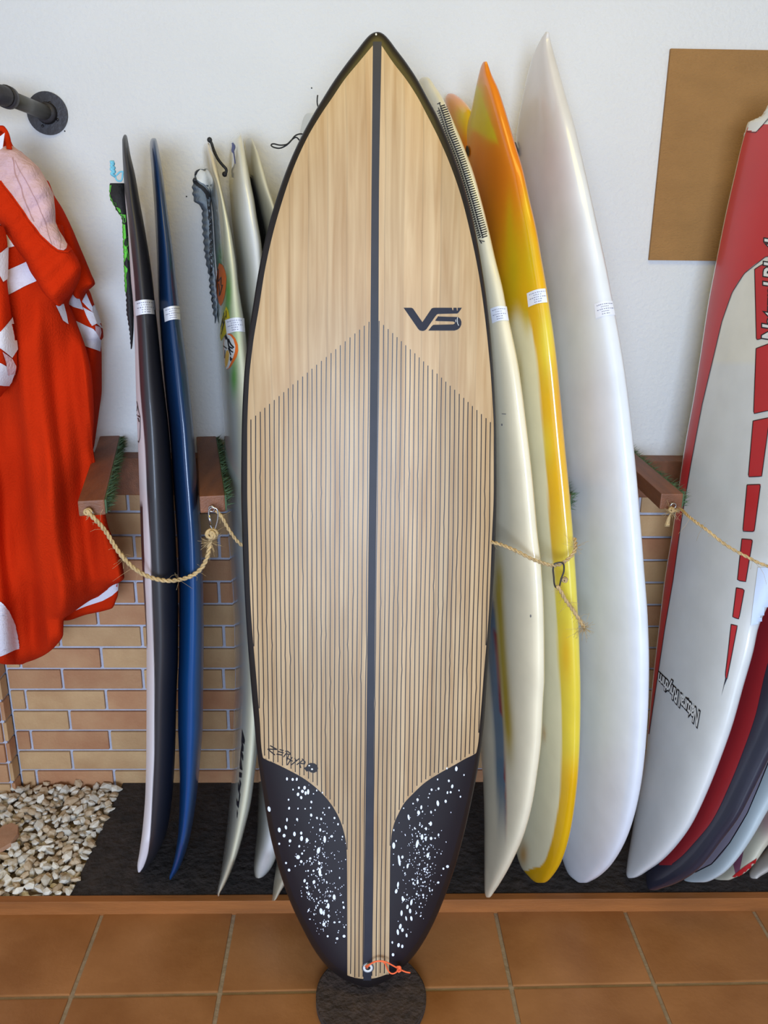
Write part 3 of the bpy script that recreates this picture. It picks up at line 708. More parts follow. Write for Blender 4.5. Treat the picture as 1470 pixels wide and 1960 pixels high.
part('logo_print', g, M_navyink, bm_, 'angular dark VS logo')
sc = [[(1212, 395), (1205, 440), (1212, 480)], [(1210, 480), (1215, 520), (1235, 560)], [(1175, 440), (1183, 490)]]
part('logo_scratch', merge([print_line(sm_, [lg(*p) for p in s_], .9, .0012, 1.5) for s_ in sc]), M_whitep, bm_)
def zp(x, y): return 495+x/11.31, 1410+y/11.31
zs = [[(250, 190), (400, 275)], [(400, 275), (200, 265)], [(200, 265), (355, 395)], [(455, 275), (540, 300)], [(415, 315), (545, 350)], [(390, 375), (510, 395)], [(580, 315), (625, 310), (700, 370), (690, 385), (600, 370)], [(620, 330), (540, 440)],
      [(605, 455), (640, 470), (740, 530)], [(650, 395), (610, 520)], [(730, 440), (625, 610)], [(780, 460), (820, 520)], [(885, 470), (705, 610)], [(940, 475), (1010, 545), (1000, 590), (900, 570)], [(955, 510), (825, 605)], [(890, 580), (915, 675)]]
g = [print_line(sm_, [zp(*p) for p in s_], 2.0, .0009, 2) for s_ in zs]
g.append(print_poly(sm_, [zp(*p) for p in [(985, 672), (1035, 650), (1060, 600), (1120, 565), (1200, 568), (1260, 610), (1290, 680), (1265, 750), (1200, 780), (1130, 770), (1090, 740), (1040, 752), (1010, 715)]], .8, 4, .0009))
part('name_lettering', merge(g), M_ink, bm_, 'handwritten name ZEPHYR ending in a small round skull-like dot')
part('lettering_dots', merge([print_blob(sm_, *zp(1098, 622), 1.6, 1.5, 0, 8, .0013), print_blob(sm_, *zp(1158, 698), 2.0, 1.9, 0, 8, .0013)]), M_whitep, bm_)
# leash plug and orange cord
def lp(x, y): return 600+x/5.654, 1780+y/5.654
def on(sf, px, py, off):
    p = sf.near(px, py, off); return p
pc = on(sm_, *lp(589, 402), .001); nrm = pc - on(sm_, *lp(589, 402), .0); nrm /= np.linalg.norm(nrm)
def disc(c, n, r0, r1, h, k=28):
    t1 = np.cross(n, [1, 0, 0]); t1 /= np.linalg.norm(t1); t2 = np.cross(n, t1); V = []; Fc = []
    for (r, z) in ((r1, 0), (r1, h), (r0, h), (r0, 0)):
        for j in range(k): a = 2*PI*j/k; V.append(c+n*z+r*(math.cos(a)*t1+math.sin(a)*t2))
    for q in range(4):
        for j in range(k): Fc.append((q*k+j, q*k+(j+1) % k, ((q+1) % 4)*k+(j+1) % k, ((q+1) % 4)*k+j))
    return V, Fc
plug = part('leash_plug', disc(pc, nrm, .0065, .0122, .0012), mat('smoke_plastic', rgb(84, 88, 98), .3, coat=.4), bm_)
part('plug_ring', disc(pc+nrm*.0006, nrm, .0052, .0098, .0016), M_whitep, plug, 'white inner ring')
part('plug_well', disc(pc+nrm*.0002, nrm, .0002, .0055, .0006), M_patch, plug)
def cordpts(px, offs): return [on(sm_, *lp(*p), o_) if on(sm_, *lp(*p), o_) is not None else aty(*lp(*p), pc[1]-.01) for p, o_ in zip(px, offs)]
def free(pts, d0): return [aty(*lp(*p), pc[1]-d) for p, d in zip(pts, d0)]
c1 = free([(575, 412), (600, 385), (640, 352), (700, 335), (760, 342), (790, 400), (815, 455), (850, 480), (890, 465), (925, 425)], [.002, .010, .014, .014, .012, .010, .009, .009, .010, .010])
c2 = free([(560, 395), (610, 372), (660, 345), (720, 333), (790, 348), (850, 380), (915, 415)], [.002, .012, .015, .016, .014, .012, .010])
kn = free([(900, 400), (935, 395), (945, 430), (925, 460), (905, 440), (930, 410), (945, 445)], [.012, .014, .012, .014, .010, .015, .012])
c3 = free([(930, 425), (975, 445), (1010, 458), (1047, 463)], [.010, .010, .009, .008])
part('leash_cord', merge([tube(smooth_path(c1, 30), .0015, 8), tube(smooth_path(c2, 24), .0015, 8), tube(smooth_path(kn, 26), .0018, 8), tube(smooth_path(c3, 10), .0015, 8)]), M_orange, bm_, 'bright orange leash string')
part('nose_hole', print_blob(sm_, 720, 66.5, 1.7, 2.2, 0, 9, .001), M_whitep, bm_)

# ---------- black board with white deck
L2 = [(257.5, 239), (262, 235.4), (268.8, 233.8), (294.6, 234.3), (333.4, 236.4), (385, 240), (436.8, 244.6), (488.5, 247.7), (540, 251), (576, 254.5), (643.6, 257.5), (743, 260), (850, 264), (957, 267.5), (1064, 271), (1150, 276), (1239, 280.5), (1316, 280.5), (1433, 280), (1510, 278.5), (1588, 272.7), (1626.7, 267.6), (1657.7, 262.8), (1670, 265)]
R2 = [(257.5, 240), (262, 243.4), (268.8, 244.8), (294.6, 249.3), (333.4, 258.3), (385, 267.4), (436.8, 277), (488.5, 285.5), (540, 292.5), (576, 296), (643.6, 303.5), (700, 309), (760, 316), (820, 323), (900, 329), (971, 333), (1046, 337), (1147, 341), (1250, 341), (1316, 338.5), (1433, 335.5), (1510, 331), (1588, 320), (1626.7, 305), (1657.7, 284), (1670, 267)]
Bw = curve_of([(340, 233), (385, 241.5), (437, 247), (488, 252.2), (540, 257), (576, 259), (644, 263.3), (743, 268), (850, 276.8), (960, 282), (1046, 287.5), (1147, 290.5), (1200, 292.5), (1316, 295.3), (1433, 295), (1510, 292), (1588, 287.8), (1627, 284), (1658, 275), (1672, 266)])
Dk = curve_of([(966, 273), (1100, 277), (1200, 281), (1239, 282)])
blk, wht = rgb(44, 43, 48), rgb(236, 230, 234)
def cf2(x, y, P):
    if 966 < y < 1239 and x < Dk(y): return rgb(40, 34, 36)
    return mixc(wht, blk, ss(-1, 1, x-Bw(y)) if y > 345 else 1)
sA = lambda m_: (lambda t: m_*max(.03, math.sin(PI*min(max(t, 0), 1)))**.62)
b2, s2 = board('black carbon surfboard with a white deck, leftmost of the boards', L2, R2, (266, 1669), (239, 257.5), 1.757, MVm, cf2, mode='b', afun=sA(.225), n=2.2, rows=150, K=120)
price(s2, b2, [(258.5, 577.5), (295.5, 575.5), (299, 602.5), (261, 605)])
def e2(x, y): return 240+x/12.25, 740+y/12.25
part('deck_emblem', merge([print_line(s2, [e2(*p) for p in qq], w_, .0007, 2) for qq, w_ in (([(250, 335), (275, 350), (292, 440), (322, 600), (350, 700), (352, 900), (345, 1200), (318, 1318), (300, 1270)], .9), ([(272, 660), (345, 715)], 2.2), ([(300, 730), (328, 830)], 1.6), ([(290, 440), (270, 600), (275, 680)], 1.0))]), M_ink, b2, 'small oval emblem in black outline')
# ---------- blue board
L3 = [(264.5, 292), (268, 288.5), (274, 287), (281.7, 286.8), (333.4, 290.6), (385, 294.5), (436.8, 297.6), (488, 300.2), (540, 302), (592, 304), (643.6, 307.5), (700, 311.9), (760, 317.5), (820, 324), (900, 330), (971, 335), (1046.5, 340), (1147, 343), (1250, 342.5), (1316, 340.6), (1394, 340.6), (1433, 342), (1510, 344), (1588, 341.4), (1626, 336.7), (1665.5, 327.8), (1678, 324), (1684, 325)]
R3 = [(264.5, 297), (268, 299.6), (274, 301.3), (281.7, 302.8), (333.4, 311.8), (385, 318.3), (436.8, 325.3), (488, 332), (540, 338), (592, 344), (643.6, 350.6), (700, 358.4), (760, 364.5), (820, 370.4), (895, 375.6), (971, 381.7), (1046.5, 386.7), (1147, 389.3), (1200, 390), (1316, 389), (1394, 388), (1433, 385), (1510, 378), (1588, 366.6), (1626, 357), (1665.5, 341), (1678, 332), (1684, 326)]
b3, s3 = board('dark blue satin surfboard standing edge-on beside the black one', L3, R3, (326, 1682), (295, 264.5), 1.757, vcol_mat('blue_resin', .30, .3, noise=.03), lambda x, y, P: mixc(rgb(16, 46, 84), rgb(10, 66, 122), ss(900, 1250, y)), mode='b', afun=sA(.225), n=2.2, rows=130, K=64)
price(s3, b3, [(314, 591), (345.5, 586.5), (347.5, 612.5), (316.5, 616.5)])
# ---------- cream board with green spray
L4 = [(272.9, 395), (276, 390.5), (283.6, 388.2), (291, 387.5), (321.8, 389.7), (352.5, 397), (383, 401.5), (413.7, 404.5), (444, 406.5), (475, 408), (505, 410), (537, 412), (580, 412), (622.9, 413.6), (665.7, 416.4), (708.6, 420), (751, 423), (820, 428), (920, 431), (1021, 436), (1122, 443), (1200, 447.5), (1300, 449), (1394, 446.9), (1487.7, 443.3), (1534.6, 439), (1581.5, 434.4), (1628, 428.6), (1675, 421.8), (1698.8, 416.8), (1710, 415.6), (1716, 417.5)]
R4 = [(272.9, 398), (276, 401), (283.6, 403.5), (291, 407.3), (321.8, 416.5), (352.5, 422.7), (383, 429.5), (413.7, 436.4), (444, 442.9), (475, 448), (505.5, 452.5), (537, 455.5), (580, 462), (622.9, 469), (665.7, 473.5), (720, 481), (820, 490), (920, 495), (1021, 498), (1122, 499.5), (1200, 500), (1300, 499), (1394, 496), (1450, 491.6), (1487.7, 487), (1534.6, 480.8), (1581.5, 470), (1628, 457.4), (1675, 439.8), (1698.8, 428), (1710, 421), (1716, 418.5)]
cream, tan, pale, grn = rgb(206, 203, 178), rgb(204, 188, 156), rgb(205, 212, 212), rgb(104, 178, 66)
def cf4(x, y, P):
    c = mixc(tan, cream, ss(300, 430, y)); l, r = curve_of(L4)(min(max(y, 273), 1716)), curve_of(R4)(min(max(y, 273), 1716))
    f = (x-l)/(r-l+1e-6); c = mixc(pale, c, ss(.25, .6, f)) if y > 360 else c
    g = gs_(x, y, 421, 495, 6, 26)+gs_(x, y, 436, 560, 7, 38)+gs_(x, y, 432, 610, 7, 20)+.9*gs_(x, y, 447, 725, 7, 34)+.35*gs_(x, y, 452, 650, 9, 60)
    g += .25*gs_(x, y, 425, 640, 12, 100)
    c = mixc(c, grn, min(.95, g)); d = .5*gs_(x, y, 428, 500, 2.5, 16)+.5*gs_(x, y, 436, 720, 3, 18)
    c = mixc(c, rgb(60, 80, 50), d)
    return mixc(c, cream, ss(1350, 1500, y)*.5)
b4, s4 = board('cream surfboard with green spray, orange stickers and a grey tail pad', L4, R4, (417.5, 1714), (396.6, 273), 1.767, MV, cf4, mode='b', afun=sA(.215), n=2.2, rows=170, K=96)
def cB(x, y): return 400+x/7, 480+y/7
MO = mat('orange_sticker', rgb(232, 112, 40), .45, var=.03); MY = mat('yellow_sticker', rgb(206, 186, 40), .45, var=.1, vscale=40)
st = part('sticker', print_poly(s4, [cB(*p) for p in [(140, 165), (185, 190), (220, 270), (238, 360), (230, 480), (215, 600), (190, 690), (160, 740), (135, 700), (118, 600), (104, 500), (102, 400), (112, 280)]], 2, 3, .0007), MO, b4, 'orange oval sticker with black jagged mark')
part('sticker_mark', merge([print_line(s4, [cB(*p) for p in q], w_, .0012, 3) for q, w_ in (([(130, 240), (128, 420), (170, 350), (165, 470), (195, 460)], 1.6), ([(135, 440), (150, 600), (185, 470)], 1.8), ([(145, 520), (142, 610)], 1.4))]), M_ink, st)
st = part('sticker', print_poly(s4, [cB(*p) for p in [(235, 745), (262, 800), (285, 900), (235, 930), (245, 1090), (180, 1180), (165, 1210), (150, 1150), (165, 1000), (180, 900)]], 2, 3, .0007), MY, b4, 'yellow sticker with black scribble')
part('sticker_mark', merge([print_line(s4, [cB(*p) for p in q], 1.3, .0012, 3) for q in ([(235, 800), (238, 900)], [(210, 830), (190, 950), (200, 1000)], [(225, 870), (180, 1060)], [(215, 950), (170, 1120)], [(195, 900), (165, 1020)])]), M_ink, st)
st = part('sticker', print_poly(s4, [cB(*p) for p in [(255, 1105), (310, 1120), (360, 1180), (390, 1260), (395, 1340), (375, 1420), (330, 1500), (285, 1570), (240, 1590), (215, 1540), (205, 1400), (200, 1250), (215, 1150)]], 2, 3, .0007), MO, b4, 'oval palm tree sticker with orange rim')
part('sticker_field', print_poly(s4, [cB(*p) for p in [(250, 1118), (295, 1135), (335, 1190), (360, 1280), (355, 1350), (330, 1430), (290, 1520), (265, 1580), (238, 1585), (218, 1530), (210, 1380), (208, 1240), (222, 1150)]], 2, 3, .0011), M_whitep, st)
part('sticker_sun', print_poly(s4, [cB(*p) for p in [(262, 1330), (280, 1370), (275, 1450), (255, 1530), (232, 1570), (222, 1500), (228, 1400), (242, 1340)]], 1.5, 3, .0015), mat('sun_yellow', rgb(224, 176, 84), .5, var=.03), st)
part('palm_print', merge([print_line(s4, [cB(*p) for p in q], w_, .0019, 2.5) for q, w_ in (([(235, 1130), (265, 1200), (275, 1280), (330, 1310)], 2.4), ([(270, 1180), (300, 1250), (345, 1300)], 2.6), ([(275, 1280), (300, 1340), (335, 1360)], 2.2), ([(270, 1300), (305, 1400)], 1.8), ([(300, 1420), (300, 1480), (320, 1440)], 2.2), ([(205, 1275), (250, 1310)], 1.8), ([(225, 1330), (222, 1440)], 1.2), ([(225, 1140), (240, 1190)], 2.0))]), M_ink, st)
price(s4, b4, [cB(222, 930), cB(465, 905), cB(476, 1090), cB(245, 1118)])
def bC(x, y): return 430+x/9.8, 1380+y/9.8
lt = [[(330, 150), (385, 360), (375, 440), (340, 400), (360, 480), (355, 580), (320, 560), (355, 650), (350, 760), (310, 640), (330, 860), (340, 930), (290, 900), (285, 820), (300, 720), (300, 600), (325, 450), (318, 380), (325, 290)],
      [(278, 958), (330, 975), (322, 1065), (274, 1055)],
      [(290, 1090), (315, 1180), (285, 1330), (300, 1380), (265, 1640), (228, 1570), (228, 1440), (245, 1500), (265, 1500), (280, 1370), (255, 1290), (258, 1150), (275, 1200), (278, 1270)],
      [(238, 1650), (252, 1730), (240, 1840), (232, 1780)]]
part('side_lettering', merge([print_poly(s4, [bC(*p) for p in q], 1.4, 3, .0008) for q in lt]), M_ink, b4, 'black angular lettering running down the rail')
# ---------- white board with blue pen mark
L5 = [(253.3, 457.5), (256, 453), (260.6, 447), (269.8, 440.3), (291, 438.7), (321.8, 437.2), (352.5, 437), (383, 439), (413.7, 441.5), (444, 445), (475, 448.5), (505, 452), (560, 456), (620, 462), (700, 470), (820, 478), (1000, 486), (1150, 490), (1300, 493), (1450, 495), (1581, 492.6), (1628, 488), (1660, 485.6), (1674, 487), (1681, 491)]
R5 = [(253.3, 459), (256, 461), (260.6, 462.5), (269.8, 465.5), (291, 470), (321.8, 475.5), (352.5, 480.8), (383, 487), (413.7, 491.5), (444, 497), (475, 501.5), (505, 503), (560, 506), (620, 511), (700, 518), (820, 527), (1000, 534), (1150, 537), (1300, 539), (1450, 539), (1560, 536), (1628, 531), (1642.5, 527.8), (1660, 520), (1674, 509), (1681, 496)]
b5, s5 = board('white surfboard with a small blue pen mark near its tip', L5, R5, (493, 1680), (458.4, 253.5), 1.782, MV, lambda x, y, P: mixc(rgb(206, 201, 182), rgb(212, 213, 212), ss(290, 420, y)*ss(-.1, .5, (x-curve_of(L5)(min(max(y, 254), 1680)))/40)), mode='b', afun=sA(.20), n=2.3, rows=120, K=56)
def cA(x, y): return 340+x/6.533, 230+y/6.533
part('pen_mark', merge([print_line(s5, [cA(*p) for p in q], w_, .0006, 3) for q, w_ in (([(685, 285), (715, 330), (700, 375), (680, 400), (690, 340)], 3.2), ([(690, 300), (690, 400), (705, 410)], 2.6), ([(700, 390), (722, 545)], 1.8))]), mat('blue_pen', rgb(90, 100, 160), .6, var=.1), b5, 'blue felt-pen mark')
# ---------- ivory board behind with black pad strip
L6 = [(263.7, 476), (267, 472), (276, 469.5), (306, 470), (337, 473), (400, 487), (470, 502), (560, 516), (700, 532), (900, 546), (1150, 550), (1400, 547), (1600, 537), (1655, 529), (1700, 523), (1724, 520)]
R6 = [(263.7, 481), (267, 484), (276, 487.5), (306.5, 500), (337, 509), (367.8, 517.6), (383, 523), (470, 546), (560, 561), (700, 576), (900, 588), (1150, 590), (1400, 583), (1560, 570), (1650, 556), (1690, 546.5), (1710, 535), (1724, 524)]
b6, s6 = board('ivory surfboard half hidden behind the wood-decked one, with a black strip on its left side', L6, R6, (522, 1724), (478.5, 263.7), 1.768, mat('ivory_resin', rgb(194, 188, 166), .35, coat=.4, var=.05), None, mode='b', afun=sA(.20), n=2.3, rows=110, K=56)
part('traction_strip', print_poly(s6, [cA(*p) for p in [(892, 676), (955, 720), (1015, 960), (1100, 1330), (1120, 1560), (1075, 1650), (1000, 1250)]], 5, 5, .004), M_pad, b6, 'black foam strip')
# ---------- pale board whose tip shows left of the wooden nose
L7 = [(216.5, 590), (220, 584), (227, 580.5), (240.7, 577), (257.7, 574), (300, 576), (400, 585), (600, 600), (900, 612), (1300, 610), (1600, 612), (1690, 622)]
R7 = [(216.5, 597), (220, 602), (227, 606), (240.7, 612), (257.7, 617), (300, 630), (400, 645), (600, 662), (900, 672), (1300, 670), (1600, 660), (1690, 630)]
b7, s7 = board('pale grey-white surfboard hidden behind the wooden one, only its rounded tip showing', L7, R7, (625, 1688), (593, 216.5), 1.782, mat('greywhite_resin', rgb(205, 206, 202), .35, coat=.4, var=.03), None, mode='b', afun=sA(.20), n=2.3, rows=90, K=48)
# ---------- cream board with ladder pattern
L8 = [(147, 812), (150, 805), (156, 800), (170, 794), (200, 793), (300, 798), (500, 816), (700, 836), (900, 853), (1100, 876), (1300, 902), (1420, 918), (1507, 925), (1600, 927), (1678, 927), (1705, 927.5), (1718, 932)]
R8 = [(147, 815), (150, 822), (156, 827), (162.9, 831.4), (183, 845), (211.4, 858.6), (240, 871.4), (268.6, 883.4), (297, 894.3), (325.7, 905), (383, 921.4), (440, 935.7), (497, 948.6), (554, 962.9), (587, 969), (641.6, 980.7), (696, 991.6), (750.5, 999.7), (805, 1006.5), (859, 1013), (913.7, 1019), (968, 1024), (1022.6, 1029), (1081.6, 1036), (1190.5, 1041.5), (1299, 1042.3), (1335.7, 1040), (1421, 1035.7), (1478.6, 1028.6), (1535.7, 1019.5), (1593, 1004.5), (1650, 980), (1693, 955.7), (1710, 944), (1718.6, 936)]
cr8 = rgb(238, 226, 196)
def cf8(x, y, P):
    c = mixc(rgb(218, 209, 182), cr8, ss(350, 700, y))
    xm = np.interp(y, [1150, 1250, 1400, 1550], [944, 950, 962, 968]); f = ss(1120, 1180, y)*(1-ss(1480, 1640, y))
    yel = math.exp(-((x-(xm+11))/9)**2)*ss(1020, 1130, y)*(1-ss(1380, 1500, y)) if x > xm else 0
    c = mixc(c, rgb(188, 160, 60), min(1, yel*1.1))
    c = mixc(c, rgb(150, 50, 60), math.exp(-((x-xm)/2.6)**2)*f)
    if x < xm: c = mixc(c, rgb(108, 130, 146), min(1, math.exp(-max(0, (xm-12-x)/5)**2))*f)
    return c
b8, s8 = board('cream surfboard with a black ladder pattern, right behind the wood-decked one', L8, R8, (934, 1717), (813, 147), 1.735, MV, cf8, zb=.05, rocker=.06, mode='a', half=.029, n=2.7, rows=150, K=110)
def cL(x, y): return 820+x/6.125, 160+y/6.125
cv = [(150, 280), (190, 400), (240, 570), (290, 690), (330, 790), (385, 940), (440, 1110), (490, 1270), (540, 1440), (580, 1590), (620, 1730), (640, 1800)]
cvf = pchip([p[1] for p in cv], [p[0] for p in cv]); rg = [print_line(s8, [cL(*p) for p in cv], 1.7, .0006, 5)]
y_ = 262.0
while y_ < 1800:
    x_ = cvf(max(y_, 280)); sl = 26
    ln = 62 if y_ < 1750 else 50
    a = (x_-12, y_+8); b_ = (x_+ln, y_-sl*.6); rg.append(print_line(s8, [cL(*a), cL(*b_)], 2.2, .0006, 3))
    y_ += 26.5
for (p, q) in (((105, 240), (145, 225)), ((600, 1840), (660, 1850)), ((615, 1870), (632, 1866)), ((128, 222), (150, 285)), ((600, 1830), (625, 1870))): rg.append(print_line(s8, [cL(*p), cL(*q)], 1.6, .0006, 2))
y_ = 300.0
while y_ < 1800:
    x_ = cvf(y_); rg.append(print_line(s8, [cL(x_-14, y_+10), cL(x_-52, y_+26)], 1.7, .0006, 3)); y_ += 26.5
rg.append(print_line(s8, [cL(p[0]-32, p[1]) for p in cv], 1.4, .0006, 5))
part('ladder_print', merge(rg), M_ink, b8, 'black ladder-like printed pattern')
price(s8, b8, [(939, 591), (969, 587), (973, 614), (943, 619)])
part('scuff', merge([print_line(s8, [(961, 792), (969, 792.5)], 1.4, .0006, 2), print_blob(s8, 961, 813, 1.4, 2.5, 0, 7), print_blob(s8, 1016, 1179, 1.5, 3, 0, 7)]), mat('scuff_grey', rgb(120, 116, 116), .7, var=.1), b8)
# ---------- yellow and orange fish tail board
L9 = [(117.7, 927), (122, 923), (130, 919.6), (140, 917), (168.6, 910), (211, 902), (240, 893), (300, 876), (400, 872), (500, 878), (700, 892), (900, 908), (1100, 925), (1300, 950), (1450, 968), (1560, 978), (1610, 984), (1635.7, 989), (1658.6, 997), (1678.6, 1013), (1690, 1031)]
R9 = [(117.7, 931), (122, 933.5), (130, 936.5), (140, 940), (168.6, 952.9), (211, 967), (268.6, 984), (325.7, 1001), (383, 1014), (440, 1027), (497, 1037), (554, 1047), (587, 1052), (641.6, 1060), (696, 1066.5), (750.5, 1072), (805, 1077), (859, 1082), (913.7, 1087.5), (968, 1092.5), (1022.6, 1097), (1136, 1104.5), (1245, 1109.5), (1336, 1111.5), (1421, 1110), (1478.6, 1107), (1535.7, 1101), (1593, 1091.5), (1650, 1074), (1678.6, 1056), (1690, 1039)]
Lp9 = [(178.6, 859), (181, 856), (185, 853), (191.4, 851.4), (200, 852), (230, 857), (300, 866), (380, 872)]
Rp9 = [(178.6, 863), (181, 872), (185, 878), (191.4, 886), (200, 894), (213, 903), (240, 908), (300, 915), (380, 920)]
gold, orng, yel9, pal9 = rgb(228, 172, 8), rgb(222, 122, 14), rgb(206, 180, 14), rgb(236, 230, 196)
bnd9 = curve_of([(560, 1006), (603, 1013), (682, 1027), (805, 1038), (900, 1046), (1022, 1054), (1110, 1062), (1245, 1068), (1393, 1075.7), (1507, 1073), (1578.6, 1063), (1627, 1051), (1658.6, 1034), (1664, 1013), (1692, 1010)])
rd9 = random.Random(3); bl9 = [(rd9.uniform(1020, 1110), rd9.uniform(600, 1690), rd9.uniform(5, 16), rd9.uniform(25, 70)) for _ in range(26)]
def cf9(x, y, P):
    c = mixc(orng, gold, ss(330, 560, y))
    c = mixc(c, rgb(180, 110, 8), .75*gs_(x, y, 935, 400, 28, 130)*(1 if x < 985 else .5))
    for (cx_, cy_, rx, ry, w_) in ((917, 190, 11, 34, 1), (927, 232, 12, 30, 1), (940, 258, 8, 14, .8), (885, 222, 16, 26, .9), (895, 245, 12, 20, .6), (975, 440, 6, 60, .8), (982, 520, 16, 90, 1), (1008, 405, 8, 60, .6), (1015, 500, 14, 60, .7), (960, 560, 20, 30, .5)):
        c = mixc(c, yel9, w_*gs_(x, y, cx_, cy_, rx, ry))
    c = mixc(c, rgb(224, 140, 30), .7*gs_(x, y, 870, 192, 22, 14))
    if y > 560: 
        for (cx_, cy_, rx, ry) in bl9[::2]: c = mixc(c, rgb(226, 206, 60), .7*gs_(x, y, cx_, cy_, rx, ry))
        c = mixc(c, rgb(222, 150, 14), .7*gs_(x, y, 1072, 770, 6, 60)); c = mixc(c, rgb(214, 206, 84), .75*gs_(x, y, 1085, 1110, 30, 120)*(1-.9*gs_(x, y, 1078, 1260, 9, 70)))
        c = mixc(c, rgb(220, 168, 6), .9*ss(1440, 1540, y))
    yl = ss(-3, 3, (914+(y-165)*.364)-x)*ss(-5, 10, (250+(x-905)*.55)-y)*ss(148, 168, y)*ss(893, 904, x)
    c = mixc(c, rgb(204, 184, 20), yl)
    c = mixc(c, rgb(226, 208, 66), .8*ss(1040, 1110, y)*(1-ss(1420, 1500, y))*(1-.8*gs_(x, y, 1084, 1250, 10, 50)))
    d = bnd9(min(max(y, 560), 1690))-x
    inn = ss(-1, 2.0, d)
    p_ = mixc(yel9, pal9, ss(575, 640, y+18*math.sin(x/6)))
    p_ = mixc(p_, rgb(196, 168, 60), .5*gs_(x, y, 995, 720, 5, 40)); p_ = mixc(p_, rgb(200, 140, 30), .8*gs_(x, y, 1001, 1636, 9, 24)+.6*gs_(x, y, 1041, 1405, 4, 14))
    if y > 560 and y < 1666: c = mixc(c, p_, inn*ss(560, 620, y))
    if 590 < y: c = mixc(c, rgb(224, 214, 130), 0)
    return c
b9, s9 = board('yellow and orange surfboard with a forked tail at the top', L9, R9, (1036, 1689), (902, 150), 1.74, MV, cf9, zb=.082, rocker=.03, mode='a', half=.030, n=2.8, rows=190, K=110, extra=[(Lp9, Rp9, dict(mode='a', half=.022, n=2.2, rows=50, K=50))])
price(s9, b9, [(1009, 561.5), (1047, 552.5), (1051, 579), (1012, 588)])
part('leash_plug', print_poly(s9, [cL(*p) for p in [(462, 722), (480, 745), (490, 790), (485, 840), (472, 872), (455, 850), (445, 800), (448, 745)]], 1.5, 3, .002), M_ink, b9, 'black oval leash plug')
# ---------- big white board
L10 = [(60.6, 1045), (64, 1042.5), (72, 1037), (82.9, 1031), (111, 1018.6), (140, 1010.5), (183, 1001), (225.7, 993), (263, 988), (320, 984), (411, 981), (550, 981), (700, 985), (850, 991), (1000, 997), (1150, 1004), (1300, 1016), (1430, 1032), (1530, 1050), (1600, 1065), (1650, 1078), (1673, 1088), (1685, 1101), (1690, 1112)]
R10 = [(60.6, 1050), (64, 1051.5), (72, 1052.5), (82.9, 1055), (125.7, 1067), (183, 1083), (240, 1099.5), (297, 1113), (354, 1126), (411, 1138.6), (468.6, 1151.4), (525.7, 1163.5), (587, 1175), (641.6, 1185), (696, 1194), (750.5, 1201.5), (805, 1208), (859, 1213.5), (913.7, 1218.8), (968, 1223.5), (1022.6, 1228), (1081.6, 1232.4), (1190.5, 1240.3), (1272, 1242.5), (1336, 1241.5), (1421, 1236.5), (1478.6, 1230.5), (1535.7, 1220.5), (1593, 1204), (1650, 1174), (1678.6, 1145), (1687, 1130), (1690, 1120)]
b10, s10 = board('tall plain white surfboard with a pointed tip, right of the yellow one', L10, R10, (1122, 1688), (1047.7, 60.6), 1.72, MV, lambda x, y, P: mixc(rgb(212, 206, 202), rgb(226, 230, 238), ss(100, 500, y)), zb=.082, rocker=.02, mode='a', half=.034, n=3.0, rows=150, K=90)
price(s10, b10, [(1138, 582), (1175, 576.5), (1180.5, 603.5), (1141, 610)])
part('fin_plug', print_poly(s10, [(985, 268), (990, 270), (995, 285), (996, 298), (991, 300), (986, 290)], 2, 3, .004), M_ink, b10, 'small black plug')
# ---------- red and white board
L11 = [(176, 1500), (190, 1478), (200, 1470), (215, 1462), (227, 1450), (229.8, 1436), (235, 1431), (256, 1425), (337.6, 1405), (409, 1388.8), (500.8, 1370.5), (582, 1355), (688, 1339), (765.7, 1326.5), (851, 1311), (937, 1298), (1023, 1286), (1108.6, 1272), (1200, 1261), (1314, 1248), (1400, 1240), (1437, 1236.5), (1514, 1223), (1600, 1208.6), (1650, 1200.5), (1671, 1198.6), (1681, 1204)]
R11 = [(176, 1506), (190, 1524), (215, 1545), (256, 1562), (337, 1584), (450, 1600), (600, 1625), (750, 1622), (900, 1590), (1023, 1540), (1110, 1492), (1160, 1470), (1203, 1451.4), (1243, 1443), (1314, 1423), (1385.7, 1403), (1451, 1380), (1523, 1351), (1580, 1323), (1620, 1294), (1648.6, 1265.7), (1668.6, 1237), (1681, 1208)]
def cf11(x, y, P):
    l = curve_of(L11)(min(max(y, 176), 1681))
    return rgb(224, 222, 212) if y < 700 else rgb(218, 220, 220)
b11, s11 = board('large red and white surfboard with red dashes, right of the plain white one', L11, R11, (1206, 1680), (1503, 176), 1.735, MV, cf11, rocker=.05, mode='a', half=.036, n=2.6, rows=170, K=90)
redL = [(238, 1434), (256, 1427), (337.6, 1407), (409, 1390.8), (500.8, 1372.5), (582, 1357), (688, 1341), (765.7, 1328.5), (851, 1313), (937, 1300), (1023, 1288), (1108.6, 1274), (1200, 1263), (1314, 1250), (1405, 1241)]
bR = [(493, 1464), (523.7, 1425), (559.6, 1402), (615, 1382.4), (680, 1367), (774, 1344.5), (888.6, 1323), (991, 1305.7), (1110, 1289), (1200, 1273.5), (1314, 1256.5), (1405, 1243)]
g1 = print_rows(s11, redL[:5]+[(493, 1373)] if False else [(238, 1434), (256, 1427), (337.6, 1407), (409, 1390.8), (492, 1374)], [(238, 1546), (256, 1554), (337.6, 1576), (409, 1587), (492, 1594)], 5, 8, .0005)
g2 = print_rows(s11, [(492, 1374), (582, 1357), (688, 1341), (765.7, 1328.5), (851, 1313), (937, 1300), (1023, 1288), (1108.6, 1274), (1200, 1263), (1314, 1250), (1405, 1241)], [(492, 1466), (506, 1445)]+bR[1:], 4, 5, .0005)
part('red_field', merge([g1, g2]), M_redp, b11, 'red rail and tail field')
